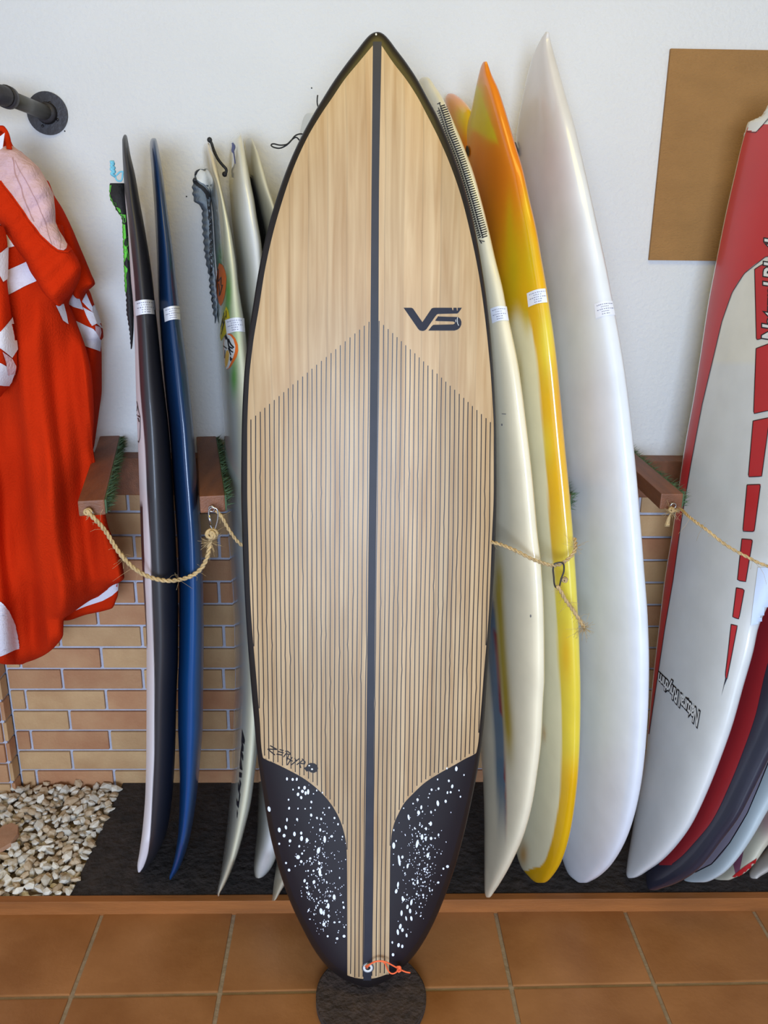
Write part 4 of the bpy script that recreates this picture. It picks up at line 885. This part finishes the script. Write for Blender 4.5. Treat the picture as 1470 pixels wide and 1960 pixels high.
part('pale_corner', print_poly(s11, [(1424, 262), (1429, 236), (1436, 227), (1452, 226), (1466, 212), (1482, 196), (1482, 220), (1470, 226), (1458, 242), (1450, 252), (1430, 250)], 2, 5, .0010), M_whitep, b11)
gr = mat('thin_outline', rgb(60, 40, 46), .4, var=.05)
part('outline', merge([print_line(s11, [(x, y) for (y, x) in bR], 1.3, .0009, 6), print_line(s11, [(1464, 492.6), (1476, 489)], 1.3, .0009, 4), print_line(s11, [(1430, 252), (1447, 254), (1460, 240), (1475, 224)], 1.2, .0012, 4)]), gr, b11)
qs = [[(1445, 515.5), (1458, 507), (1480, 500), (1480, 642), (1448.4, 651)], [(1447.8, 667), (1480, 655), (1480, 784), (1443, 792)], [(1442, 805.7), (1474, 799), (1458.6, 912), (1432.9, 913)], [(1430.6, 928), (1456.6, 927), (1444.3, 1017.7), (1422.3, 1017)], [(1420.6, 1031.4), (1441.4, 1032.9), (1428, 1113.7), (1412, 1110.9)], [(1410, 1124.9), (1425.7, 1128), (1414.9, 1185), (1402.9, 1181.4)], [(1400, 1195), (1412, 1197.7), (1402, 1250), (1392, 1300), (1389.5, 1300), (1389, 1290), (1394, 1250)]]
for q in qs:
    p_ = part('red_dash', print_poly(s11, q, 2, 6, .0007), M_redp, b11)
    if p_: part('dash_outline', print_line(s11, q+[q[0]], 1.5, .0010, 6), M_ink, p_)
part('dash_tip', print_poly(s11, [(1389, 1298), (1393, 1298), (1387, 1312), (1381.6, 1332)], 1.5, 3, .0011), M_navy, b11)
def two_tone(sf, o, s, x, y, size, rot, **k):
    p_ = part('lettering', print_text(sf, s, x, y, size, rot, off=.0012, offset=.045, **k), M_ink, o, 'black-outlined white lettering reading '+s)
    part('letter_fill', print_text(sf, s, x, y, size, rot, off=.0018, offset=.0, **k), M_whitep, p_)
def affine_text(sf, o, s, org, vx, vy0, vy1, grow=.10):
    V, Fc = text_tris(s, 1.0, 0.0, .12, .92); W = max(v[0] for v in V)
    def geo(offset, off):
        V, Fc = text_tris(s, 1.0, offset, .12, .92); P2 = []
        for (a, b) in V:
            t = a/W; vy = (vy0[0]+(vy1[0]-vy0[0])*t, vy0[1]+(vy1[1]-vy0[1])*t); P2.append((org[0]+vx[0]*t+vy[0]*b/.72, org[1]+vx[1]*t+vy[1]*b/.72))
        return emit(sf, P2, Fc, off)
    p_ = part('lettering', geo(grow, .0012), M_ink, o, 'black-edged white lettering reading '+s)
    part('letter_fill', geo(.022, .0019), M_whitep, p_)
affine_text(s11, b11, 'Natural Rhythm', (1341, 1364), (-79, -77), (-4, 30), (-1.5, 21))
affine_text(s11, b11, 'Natural Rhythm', (1492, 654), (6, -232), (-33, -2), (-33, -2), .085)
lab = part('paper_sheet', print_poly(s11, [(1452, 1086), (1475, 1086), (1475, 1196), (1437, 1196.5)], 4, 6, .0022), mat('paper_sheet', rgb(206, 220, 244), .8, var=.01), b11, 'pale paper sheet taped on the deck') if s11.at(1460, 1150) is not None else None
# ---------- boards receding at lower right
def rboard(label, L, R, bp, tp, m, colf=None, hw=.033, ymid=1.735, **kk): return board(label, L, R, bp, tp, ymid, m, colf, mode='a', half=hw, n=2.6, rows=120, K=80, rocker=.055, **kk)
L12 = [(330, 1600), (345, 1580), (450, 1520), (700, 1450), (900, 1420), (1100, 1385), (1250, 1352), (1400, 1310), (1500, 1280), (1600, 1250), (1660, 1236), (1690, 1237), (1704, 1246)]
R12 = [(330, 1606), (345, 1630), (450, 1680), (700, 1740), (900, 1725), (1100, 1655), (1250, 1580), (1350, 1525), (1457, 1470), (1511, 1442.9), (1565.7, 1414), (1611, 1380), (1648.6, 1351), (1671, 1328.6), (1691, 1294), (1701, 1265), (1704, 1252)]
b12, s12 = rboard('dark navy surfboard with a broad red band, behind the red and white one', L12, R12, (1249, 1702), (1603, 330), mat('navy_resin', rgb(40, 42, 58), .35, coat=.4, var=.1))
part('red_band', print_rows(s12, [(1155, 1450), (1203, 1440), (1243, 1430), (1314, 1408), (1385.7, 1388), (1451, 1365), (1523, 1335), (1580, 1307), (1620, 1278), (1645, 1262), (1656, 1262)], [(1155, 1515), (1203, 1498), (1274, 1468.6), (1371, 1445.7), (1437, 1422.9), (1508.6, 1394), (1571.4, 1362.9), (1620, 1323), (1640, 1304), (1654, 1286)], 3, 6, .0006, cols=24), mat('deep_red', rgb(150, 34, 42), .35, coat=.4, var=.05), b12, 'dark red band')
L13 = [(480, 1720), (500, 1700), (700, 1620), (900, 1570), (1100, 1520), (1300, 1450), (1450, 1395), (1560, 1350), (1620, 1325), (1665, 1309), (1684, 1309), (1689, 1330)]
R13 = [(480, 1730), (500, 1750), (700, 1830), (900, 1820), (1100, 1750), (1300, 1660), (1450, 1535), (1551, 1470), (1594, 1445.7), (1637, 1417), (1671, 1385.7), (1683, 1366), (1689, 1345)]
b13, s13 = rboard('pale grey-blue surfboard with a lilac panel and thin black line, behind the navy one', L13, R13, (1338, 1688), (1725, 480), mat('greyblue_resin', rgb(188, 200, 204), .35, coat=.5, var=.03), zb=.08)
ln13 = [(1463, 1470), (1503, 1454), (1557, 1431), (1614, 1397), (1654, 1363), (1670, 1331)]
part('lilac_panel', print_rows(s13, [(1440, 1455), (1500, 1440), (1550, 1415), (1600, 1380), (1640, 1345), (1668, 1320)], [(1440, 1479), (1503, 1454), (1557, 1431), (1614, 1397), (1654, 1363), (1668, 1335)], 5, 5, .0006), M_lilac, b13)
part('pin_line', print_line(s13, [(1478, 1444)]+[(x, y) for (y, x) in ln13], 1.8, .001, 5), M_ink, b13)
L14 = [(600, 1840), (640, 1800), (900, 1690), (1200, 1590), (1400, 1500), (1550, 1430), (1640, 1385), (1670, 1368), (1681, 1366), (1685, 1385)]
R14 = [(600, 1850), (640, 1880), (900, 1930), (1200, 1800), (1400, 1660), (1550, 1540), (1617, 1470), (1651, 1445.7), (1671, 1425.7), (1681, 1405), (1685, 1392)]
b14, s14 = rboard('cream surfboard fading to pink with a red band near its end, lower right', L14, R14, (1390, 1684), (1845, 600), MV, lambda x, y, P: mixc(rgb(200, 196, 176), rgb(180, 130, 140), gs_(x, y, 1472, 1570, 22, 28)*.8), zb=.07)
part('red_band', print_poly(s14, [(1448, 1642), (1442, 1660), (1434, 1681), (1412, 1684), (1402, 1678), (1424, 1660)], 2, 5, .0016), mat('bright_red', rgb(170, 24, 34), .35, coat=.4, var=.04), b14, 'red band')
part('purple_band', print_poly(s14, [(1424, 1628), (1416, 1668), (1408, 1672), (1403, 1650), (1405, 1640)], 2, 5, .0009), mat('plum', rgb(130, 74, 100), .35, coat=.4, var=.1, vscale=40), b14)
L15 = [(800, 1950), (900, 1880), (1300, 1700), (1500, 1560), (1600, 1490), (1654, 1442), (1672, 1434), (1679, 1436), (1682, 1444)]
R15 = [(800, 1960), (900, 2000), (1300, 1900), (1500, 1690), (1600, 1580), (1654, 1500), (1668, 1472), (1679, 1453), (1682, 1448)]
b15, s15 = rboard('off-white surfboard at the lower right corner, only its lower end in view', L15, R15, (1447, 1681), (1955, 800), mat('offwhite_resin', rgb(200, 196, 188), .35, coat=.5, var=.03))
# ============================================================ TAIL PADS on the two left boards
def serrate(P, a, per, seed):
    f = curve_of(P); rr = random.Random(seed); out = [P[0]]; y = P[0][0]+per*.6; k = 0
    while y < P[-1][0]-per*.5:
        out.append((y, f(y)+(a if k % 2 else -a)*rr.uniform(.5, 1.2))); y += per*rr.uniform(.4, .62); k += 1
    return out+[P[-1]]
def pad(L, R, ref, yy, parent, m, label, depth=.06, ang=A14, n=2.4, rows=190):
    ax0 = aty(L[0][1], L[0][0], yy[0]); ax1 = aty(L[-1][1], L[-1][0], yy[1])
    V, Fc = loft('pad', L, R, ax1, ax0, ang, mode='b', afun=lambda t: depth*max(.15, math.sin(PI*t))**.4, n=n, rows=rows, K=28, quiet=True, zmin=-1)
    o = link('traction_pad', fixn(mesh(V, Fc)), m, parent); tag(o, label); return o, Surf(V, Fc)
PL2 = [(350.5, 211.5), (360, 209.2), (370, 209.3), (379.6, 210.5), (392, 217), (405, 224), (418, 233), (443, 234.7), (481.6, 236), (532.6, 238), (560, 239.5), (563, 241), (596, 242), (622, 246), (650, 249), (668, 250)]
PR2 = [(350.5, 237.5), (360, 239), (379.6, 241), (392, 241.5), (418, 244), (443, 246), (481.6, 248), (532.6, 252), (560, 254), (596, 256), (622, 256), (650, 254.5), (668, 252)]
tb, tt_ = np.array(axis((266, 1669), (239, 257.5), 1.765)[0]), np.array(axis((266, 1669), (239, 257.5), 1.765)[1])
def yat(z, ax): b, t = ax; return b[1]+(t[1]-b[1])*(z-b[2])/(t[2]-b[2])
ax2 = axis((266, 1669), (239, 257.5), 1.765); ax4 = axis((417.5, 1714), (396.6, 273), 1.78)
pd, ps = pad(serrate(PL2, .8, 9, 1), PR2, None, (yat(1.70, ax2)-.0, yat(1.33, ax2)), b2, M_pad, 'black foam tail pad with lime green edge')
def jag(pts, a, rn_=random.Random(5), st=3.5):
    P = np.array(pts, float); d = np.r_[0, np.cumsum(np.hypot(*np.diff(P, axis=0).T))]; out = []
    for k, t in enumerate(np.arange(0, d[-1], st)):
        out.append((np.interp(t, d, P[:, 0])+rn_.uniform(-a, a), np.interp(t, d, P[:, 1]))); 
    return out
gl = [print_rows(ps, [(355, 210.3), (372, 209.9), (384, 214), (386, 216)], [(355, 214), (372, 212), (384, 216), (386, 217)], 2, 2, .0008)]
gl.append(print_poly(ps, [(215, 386), (222, 388), (224, 396), (230, 400), (233, 410), (240, 411), (240, 424), (236, 432), (233, 424), (229, 410), (222, 402)], 1.5, 3, .0008))
gl.append(print_rows(ps, [(430, 234.8), (480, 236.4), (530, 238.6), (560, 240)], [(430, 239), (455, 240.5), (465, 238), (480, 243), (496, 241), (505, 238), (515, 243.5), (530, 242), (545, 243), (560, 242.5)], 2, 2, .0008))
gl.append(print_poly(ps, [(241, 455), (246, 450), (245, 470), (242, 474), (245, 484), (247, 500), (243, 495), (241, 480)], 1.5, 3, .0008))
part('green_edge', merge(gl), M_green, pd, 'lime green foam edge')
PL4 = [(323.5, 383), (326, 378), (328, 376), (341.7, 370.6), (355.5, 368.3), (375.4, 369), (386, 373), (393, 381), (401.4, 387), (416.7, 386.7), (436.6, 387.5), (459.6, 389.7), (487, 392), (505.5, 395), (530, 400.5), (551, 401.4), (580, 405.7), (610, 409.5), (619, 411)]
PR4 = [(323.5, 386), (326, 394), (328, 397), (341.7, 399), (355.5, 400.5), (375.4, 403), (401.4, 405), (436.6, 407.5), (487, 410), (530, 413.5), (551, 415), (580, 417), (608, 415), (619, 412)]
pd4, ps4 = pad(serrate(PL4, 1.5, 13, 2), PR4, None, (yat(1.72, ax4), yat(1.36, ax4)), b4, M_greyf, 'grey foam tail pad with black ridges and a raised kick', depth=.055)
part('kick_insert', print_poly(ps4, [cA(*p) for p in [(285, 622), (340, 640), (368, 640), (378, 720), (398, 900), (370, 850), (330, 800), (280, 775), (245, 745), (235, 700), (250, 660)]], 2, 4, .001), M_whitep, pd4, 'white insert')
part('black_ridge', merge([print_poly(ps4, [cA(*p) for p in [(285, 612), (240, 640), (205, 705), (196, 770), (235, 820), (300, 870), (345, 930), (365, 1000), (375, 1120), (405, 1120), (415, 975), (385, 900), (330, 835), (270, 790), (235, 745), (240, 690), (262, 640)]], 2, 4, .0012),
     print_line(ps4, jag([cA(390, 1080), cA(395, 1200), cA(410, 1330), cA(415, 1500), cA(420, 1700), cA(425, 1960)], 1.2), 4.2, .0014, 2.5),
     print_poly(ps4, [cA(*p) for p in [(218, 1015), (260, 1030), (290, 1060), (320, 1120), (322, 1136), (300, 1100), (262, 1070), (225, 1045)]], 1.5, 4, .0012),
     print_line(ps4, jag([(405, 545), (410, 570), (411, 590), (411, 610)], 1.0), 7.5, .0014, 3)]), M_pad, pd4, 'black foam ridge')
# ============================================================ SMALL CORDS on the boards
def pxp(pts, y): return [aty(p[0], p[1], y if not hasattr(y, '__len__') else y[i]) for i, p in enumerate(pts)]
def ycore(ax, py, px=400):
    b, t = ax
    for z in np.linspace(.1, 2.0, 200):
        P = b+(t-b)*(z-b[2])/(t[2]-b[2])
        if proj(P)[1] < py: return P[1]
    return 1.9
ya = ycore(ax2, 330)
def c1_(x, y): return x/3.92, 150+y/3.92
cp = pxp([c1_(*p) for p in [(930, 700), (905, 700), (880, 722), (865, 735), (880, 768), (905, 772), (918, 745), (922, 710), (935, 700)]], ya-.02)
kn = pxp([c1_(*p) for p in [(862, 735), (835, 715), (862, 700), (830, 680), (860, 672), (832, 655), (855, 640), (828, 628), (855, 628)]], [ya-.02-.004*(i % 2) for i in range(9)])
part('leash_cord', merge([tube(smooth_path(cp, 40), .0017, 7), tube(smooth_path(kn, 50), .0031, 7)]), M_cyan, b2, 'light blue knotted leash string')
ya = ycore(ax4, 300)
cp = pxp([cA(*p) for p in [(400, 250), (420, 280), (450, 370), (500, 480), (560, 560), (612, 625), (600, 670)]], ya-.04)
bb = [tube(smooth_path(cp, 40), .0030, 8)]
for q in ((400, 247), (588, 676)):
    c_ = aty(*cA(*q), ya-.04); bb.append(tube([c_+np.array([0, 0, dz]) for dz in (-.0055, -.004, 0, .004, .0055)], [.001, .004, .0055, .004, .001], 10))
part('leash_cord', merge(bb), M_bcord, b4, 'black knotted leash string')
yb7 = ycore(axis((625, 1688), (593, 216.5), 1.782), 260)
lp7 = pxp([(585, 259), (576, 256), (566, 259), (556, 271), (547, 279), (534, 284), (521, 281), (518, 277), (523, 275), (536, 278), (548, 277), (558, 268), (567, 262), (572, 267), (577, 273)], [yb7-.03+.004*(i % 3) for i in range(15)])
part('leash_cord', tube(smooth_path(lp7, 70), .0015, 7), M_bcord, b7, 'thin black looped leash string')
part('cord_end', tube(smooth_path(pxp([(608, 182), (607, 190), (607, 198), (612, 212)], yb7-.02), 10), .0014, 7), M_bcord, b7)
# ============================================================ ROPES
def rope(label, pts, r=.0042, hairs=(), n=60):
    path = smooth_path(pts, n); V, Fc = rope_geo(path, r, .021)
    o = link('rope', mesh(V, Fc), M_rope, None, path[0]); tag(o, label, 'rope', 'sisal ropes tied to the rack')
    hs = []; rr = random.Random(int(path[0][0]*1e4))
    for (i, cnt, L_) in hairs:
        c_ = path[i]
        for _ in range(cnt):
            d = np.array([rr.gauss(0, 1), rr.gauss(0, 1)*.6-.3, rr.gauss(0, 1)]); d /= np.linalg.norm(d); e = np.array([rr.gauss(0, 1), rr.gauss(0, 1), rr.gauss(-.4, 1)]); s_ = L_*rr.uniform(.4, 1)
            p = [c_+rr.uniform(0, .003)*d, c_+d*s_*.5+e*s_*.12, c_+d*s_+e*s_*.35]; hs.append(tube(smooth_path(p, 6), .00028, 3))
    for _ in range(26):
        k_ = rr.randrange(3, n-3); c_ = path[k_]; d = np.array([rr.gauss(0, 1), rr.gauss(0, .5)-.2, rr.gauss(0, 1)]); s_ = rr.uniform(.006, .018); hs.append(tube([c_, c_+d*s_*.5, c_+d*s_*.8+np.array([rr.uniform(-.4, .4)*s_, 0, -.3*s_])], .00025, 3))
    V, Fc = merge(hs); part('frayed_fibres', (V, Fc), M_rope, o, None, 'stuff'); return o, path
def knot(path_end, r, parent, sq=.8, nm='knot'):
    pts = []
    for k in range(60):
        a = k*.9; pts.append(path_end + r*np.array([math.cos(a)*math.cos(k*.23), .7*math.sin(k*.23), sq*math.sin(a)*math.cos(k*.17)]))
    part(nm, tube(smooth_path(pts, 160), r*.26, 6), M_rope, parent)
near2 = min(v.co.y+b2['_abs'][1] for v in b2.data.vertices if abs(v.co.z+b2['_abs'][2]-.86) < .05)
print('near edge black board', near2, 'hook', h1)
yf = near2-.012
rp = pxp([(168, 980), (178, 990), (205, 1021), (232, 1063), (262, 1092), (290, 1106), (322, 1112), (355, 1107), (383, 1091), (397, 1066), (403, 1032)], [h1[1]-.004, h1[1]-.006, min(yf, 1.53), yf, yf-.003, yf-.006, yf-.008, yf-.008, yf-.004, yf, h2[1]-.02])
r1, pth1 = rope('sisal rope sagging in front of the black and the blue surfboard', rp, hairs=((1, 30, .012), (58, 60, .024), (20, 6, .03), (40, 8, .035)))
knot(pth1[0]+np.array([0, 0, .0]), .0075, r1); knot(aty(405, 1022, h2[1]-.02), .0115, r1)
# steel snap hook on the second arm
def carab(label, quad, y, m, r=.0016):
    pts = pxp(quad, y); o = link('carabiner', mesh(*tube(smooth_path(pts+[pts[0]], 60)[:-1], r, 8, True)), m, None, pts[0]); tag(o, label, 'carabiner'); return o
k1 = carab('small steel snap hook hanging from the second rack arm', [(406, 971), (399.5, 978), (400, 990), (404.5, 1010), (410, 1014), (414, 1006), (417.5, 984), (415, 974)], h2[1]-.017, M_steel, .0015)
part('gate', tube(pxp([(400, 986), (404, 1005)], h2[1]-.0175), .0026, 10), M_steel, k1, 'thicker sprung gate')
ym = 1.52
rp = pxp([(414, 977), (424, 988), (434, 1008), (447, 1027), (459, 1042), (480, 1052), (560, 1075), (700, 1085), (850, 1050), (920, 1034), (955, 1041), (985, 1053), (1015, 1069), (1045, 1080), (1066, 1083), (1086, 1072), (1098, 1060), (1103, 1045), (1100, 1030)],
         [h2[1]-.01, 1.53, 1.535, 1.54, 1.545, 1.552, 1.553, 1.553, 1.545, 1.52, 1.495, 1.472, 1.462, 1.468, 1.486, 1.492, 1.498, 1.512, 1.53])
near9 = min(v.co.y+b9['_abs'][1] for v in b9.data.vertices if abs(v.co.z+b9['_abs'][2]-.86) < .05); near8 = min(v.co.y+b8['_abs'][1] for v in b8.data.vertices if abs(v.co.z+b8['_abs'][2]-.86) < .05)
mainback = max(v.co.y+bm_['_abs'][1] for v in bm_.data.vertices if abs(v.co.z+bm_['_abs'][2]-.86) < .03)
print('near9', near9, 'near8', near8, 'mainback', mainback)
r2, pth2 = rope('sisal rope passing behind the wood-decked board and across the cream and yellow ones', rp, r=.0034, n=110, hairs=((106, 20, .022), (86, 6, .012), (2, 16, .014)))
k2 = carab('dark wire snap hook dangling on the rope over the yellow surfboard', [(1068, 1077), (1061, 1079), (1058.5, 1088), (1060, 1105), (1061, 1118), (1066, 1126), (1070, 1124), (1074, 1108), (1079.5, 1092), (1079, 1080), (1074, 1076)], 1.480, M_wire, .0017)
tp = pxp([(1066, 1121), (1073, 1131), (1082, 1148), (1094, 1164), (1106, 1182), (1118, 1202)], 1.478)
r3, pth3 = rope('short frayed rope end hanging below the dark snap hook', tp, r=.0036, n=30, hairs=((29, 60, .022), (28, 30, .016), (2, 10, .012)))
knot(aty(1081, 1110, 1.486), .006, r3)
rp = pxp([(1284, 979), (1298, 977), (1320, 990), (1350, 1012), (1390, 1044), (1430, 1066), (1460, 1081), (1500, 1090), (1560, 1092)], [h4[1]-.006, h4[1]-.01, 1.50, 1.45, 1.42, 1.40, 1.385, 1.38, 1.38])
r4, pth4 = rope('thin sisal rope running from the right rack arm across the red and white surfboard', rp, r=.0028, hairs=((0, 50, .02), (2, 20, .012)))
knot(aty(1285, 976, h4[1]-.006), .0065, r4)
tl = pxp([(1285, 980), (1280, 992), (1277, 1008)], h4[1]-.008); part('loose_end', merge([tube(smooth_path([p+np.array([random.uniform(-.003, .003)*i, 0, 0]) for i, p in enumerate(tl)], 8), .0007, 4) for _ in range(14)]), M_rope, r4, None, 'stuff')
# ============================================================ ORANGE HOODED TOWEL
def cloth_piece(name, L, R, Y0, Y1, half, m, parent, label=None, disp=None, rows=120, K=90, ang=PI/2, n=2.6):
    ax0 = aty((L[0][1]+R[0][1])/2, L[0][0], Y0); ax1 = aty((L[-1][1]+R[-1][1])/2, L[-1][0], Y1)
    V, Fc = loft(name, L, R, ax1, ax0, ang, mode='a', half=half, n=n, rows=rows, K=K, disp=disp, quiet=True, zmin=-1, tipfall=.25)
    o = link(name, fixn(mesh(V, Fc)), m, parent); tag(o, label); return o, Surf(V, Fc)
tow = empty('hooded_towel', (RX-.2, RY, .75)); tag(tow, 'orange hooded changing towel with white sleeve stripes hanging under the pipe rail', 'towel')
def folds(x, y):
    f = ss(480, 760, y)
    q = (x+52) - .12*(y-600)
    s1 = math.sin(q/21.0); s2 = math.sin(q/6.3+1.3+y/210)
    d = .024*math.copysign(abs(s1)**.75, s1)*f + .0035*s2*f + .008*math.sin((x+y*.42)/21)
    return 1.7*d*(.5+.5*ss(560, 1000, y)) + .012*math.sin((x*1.2+y*.6)/26)*(1-ss(650, 900, y))
# back layer seen below the hem and behind
bk_, bks = cloth_piece('back_panel', [(1060, 60), (1110, 80), (1150, 90), (1180, 100), (1188, 118)], [(1060, 222), (1100, 224), (1117, 226), (1135.7, 226), (1152, 221), (1164, 215), (1169, 200), (1178, 160), (1188, 124)], 1.90, 1.90, .02, M_cloth, tow)
bp_, bs_ = cloth_piece('body', [(430, -60), (600, -62), (900, -64), (1200, -66), (1240, -60), (1262, -20), (1272, 15)],
    [(430, 118), (480, 128), (520, 136), (560, 140), (580, 132), (600, 140), (626, 150), (672, 166), (720, 176), (800, 180), (850, 178), (900, 186), (960, 198), (1003, 206), (1030, 216), (1057, 228), (1085, 235), (1106, 238), (1113, 232), (1120, 216), (1135, 196), (1152, 168), (1172, 140), (1187, 122), (1214, 121), (1236, 107), (1252, 88), (1262, 68), (1269, 48), (1272, 40)],
    1.80, 1.78, .085, M_cloth, tow, 'orange towelling body', folds, rows=220, K=150)
fa_, fs_ = cloth_piece('sleeve', [(548, 104), (585, 104), (620, 122), (680, 134), (760, 145), (820, 158), (850, 168), (862, 174)],
    [(548, 158), (556, 171), (575, 178), (600, 186), (632, 197), (645, 198), (653, 193.5), (680, 194.6), (743, 194.8), (789, 189.5), (828, 184), (862, 177)], 1.93, 1.93, .05, M_cloth, tow, 'sleeve on the wall side', lambda x, y: .008*math.sin(x/8+y/90), rows=120, K=80)
part('hem_lining', print_poly(bks, [(118, 1178), (135, 1166), (160, 1154), (188, 1142), (206, 1128), (216, 1114), (226, 1116), (225, 1130), (214, 1140), (196, 1150), (165, 1160), (140, 1170), (122, 1184)], 1.5, 4, .001), M_clothw, bk_, 'pale towel lining seen under the hem')
# the shoulder behind the hood
sh_, shs = cloth_piece('shoulder', [(345, 80), (372, 92), (420, 100), (480, 120), (530, 132), (560, 138), (572, 150)], [(345, 89), (372, 103), (400, 120), (438, 138.5), (470, 152), (497, 163.5), (525, 175), (543, 182), (550, 176), (560, 164), (572, 157)], 1.92, 1.88, .035, M_cloth, tow, None, lambda x, y: .004*math.sin(x/6))
hd_, hs_ = cloth_piece('hood', [(240, -20), (260, -40), (330, -60), (400, -50), (425, -4), (450, 14.7), (475, 30), (500, 49), (520, 58), (538, 70), (556, 80), (570, 92), (582, 106), (586, 112)],
    [(240, 4), (246, 12), (256, 17), (270, 21), (283, 28), (290, 40), (300, 51), (321, 74), (344, 88), (372, 101), (400, 104), (425, 106), (445, 116), (469, 132), (485, 143), (500, 151), (515, 155.5), (531, 153.5), (545, 148), (556, 142), (566, 133), (575, 124), (583, 118), (586, 114)],
    1.80, 1.74, .055, M_cloth, tow, 'orange hood folded back', lambda x, y: .006*math.sin((x-y*.55)/15)+.003*math.sin((x+y)/9), rows=150, K=110)
def h1_(x, y): return x/3.92, 150+y/3.92
lining = [(0, 283), (-50, 300), (-50, 330), (0, 346), (33, 390), (53.6, 420), (76.5, 451), (95.7, 469), (112, 479), (121, 480.5), (126, 477), (127.6, 469), (120, 455), (112, 443), (104.6, 425.5), (103.5, 400), (100.5, 372), (87, 345), (73.5, 322), (50.5, 301), (28, 284), (18, 278.5)]
li = part('hood_lining', print_poly(hs_, lining, 2, 4, .002), M_pink, hd_, 'pale pink hood lining')
part('lining_crease', merge([print_line(hs_, [h1_(*p) for p in q], w_, .0030, 3, .25) for q, w_ in (([(95, 600), (120, 720), (160, 820), (200, 960), (255, 1080)], 2.2), ([(110, 620), (230, 830), (300, 980), (350, 1130), (385, 1250)], 1.1), ([(420, 1120), (450, 1210), (452, 1290)], 1.0))]), mat('crease_pink', rgb(172, 132, 130), .95, var=.1), li)  # crease shading drawn as darker pink lines on the lining
part('hood_edge', print_line(hs_, [h1_(*p) for p in [(0, 770), (130, 940), (210, 1060), (300, 1180), (375, 1250), (440, 1300), (500, 1308), (530, 1280)]], 2.4, .003, 3), M_cloth, hd_, 'stitched hood edge')
# hanging loop and tag at the top
part('hanging_loop', tube(smooth_path(pxp([(-22, 262), (-10, 248), (4, 246), (12, 256), (16, 272), (18, 286)], RY-.03), 30), .0055, 8), M_cloth, tow)
part('care_tag', (lambda q: (q+[p+np.array([0, .0008, 0]) for p in q], [(0, 1, 2, 3), (7, 6, 5, 4), (0, 4, 5, 1), (1, 5, 6, 2), (2, 6, 7, 3), (3, 7, 4, 0)]))(pxp([(0, 261), (9, 254), (5, 283), (-8, 292)], RY-.085)), M_clothw, tow, 'white tag', smooth=False)
# white stripes on the body
def k6(x, y): return x/6.127, 440+y/6.127
def strp(sf, par, pts, m=M_clothw, nm='white_stripe', off=.0025): return part(nm, print_poly(sf, [k6(*p) for p in pts], 1.6, 4, off), m, par)
strp(bs_, bp_, [(80, 470), (300, 372), (390, 465), (435, 605), (300, 660), (78, 768)])
strp(bs_, bp_, [(85, 60), (165, 190), (85, 218)])
strp(bs_, bp_, [(640, 880), (735, 868), (770, 1000), (790, 1105), (725, 1060), (690, 980)])
strp(fs_, fa_, [(765, 835), (880, 700), (920, 800), (970, 938), (860, 905)])
strp(fs_, fa_, [(740, 1000), (1090, 1160), (1175, 1290), (1165, 1425), (1000, 1360), (830, 1280), (790, 1120)])
strp(fs_, fa_, [(1000, 745), (1072, 905), (1080, 970), (1040, 930), (950, 840)], nm='white_cuff')
strp(fs_, fa_, [(1110, 850), (1150, 940), (1188, 1050), (1200, 1130), (1185, 1155), (1125, 1105), (1090, 1000), (1072, 910)], nm='white_cuff')
strp(fs_, fa_, [(962, 905), (1085, 975), (1125, 1100), (1080, 1130), (1030, 1040)], nm='white_cuff')
strp(fs_, fa_, [(1110, 1125), (1165, 1140), (1178, 1200), (1158, 1275), (1110, 1190)], M_pink, 'sleeve_lining')
# near sleeve hanging at the left
ns_, nss = cloth_piece('sleeve', [(432, -60), (500, -62), (620, -64), (720, -60), (752, -30), (762, -12)],
    [(432, 4), (450, 12), (469, 14.5), (500, 14), (533, 13.5), (560, 16), (603, 21.5), (640, 28), (668.5, 32.6), (704, 33.5), (716, 29), (730, 23), (740, 17), (752, 7), (762, -4)], 1.675, 1.66, .05, M_cloth, tow, 'sleeve on the near side', lambda x, y: .006*math.sin(x/9+y/60), rows=110, K=70)
strp(nss, ns_, [(-60, 295), (0, 262), (84, 192), (78, 570), (25, 610), (-60, 440)])
strp(nss, ns_, [(-60, 1265), (0, 1195), (133, 1025), (180, 1250), (196, 1400), (130, 1500), (0, 1390), (-60, 1350)])
strp(nss, ns_, [(20, 1430), (130, 1510), (178, 1600), (165, 1680), (80, 1705), (60, 1560)], M_pink, 'sleeve_lining')
strp(nss, ns_, [(-60, 1560), (0, 1560), (65, 1600), (85, 1700), (190, 1678), (150, 1790), (110, 1835), (-40, 1815)], nm='white_cuff', off=.002)
# white hem patches
part('white_hem_patch', print_poly(bs_, [(-50, 1130), (0, 1152), (14, 1170), (26, 1195), (33, 1225), (35.5, 1240), (0, 1254), (-50, 1262)], 2, 4, .004), M_clothw, bp_)
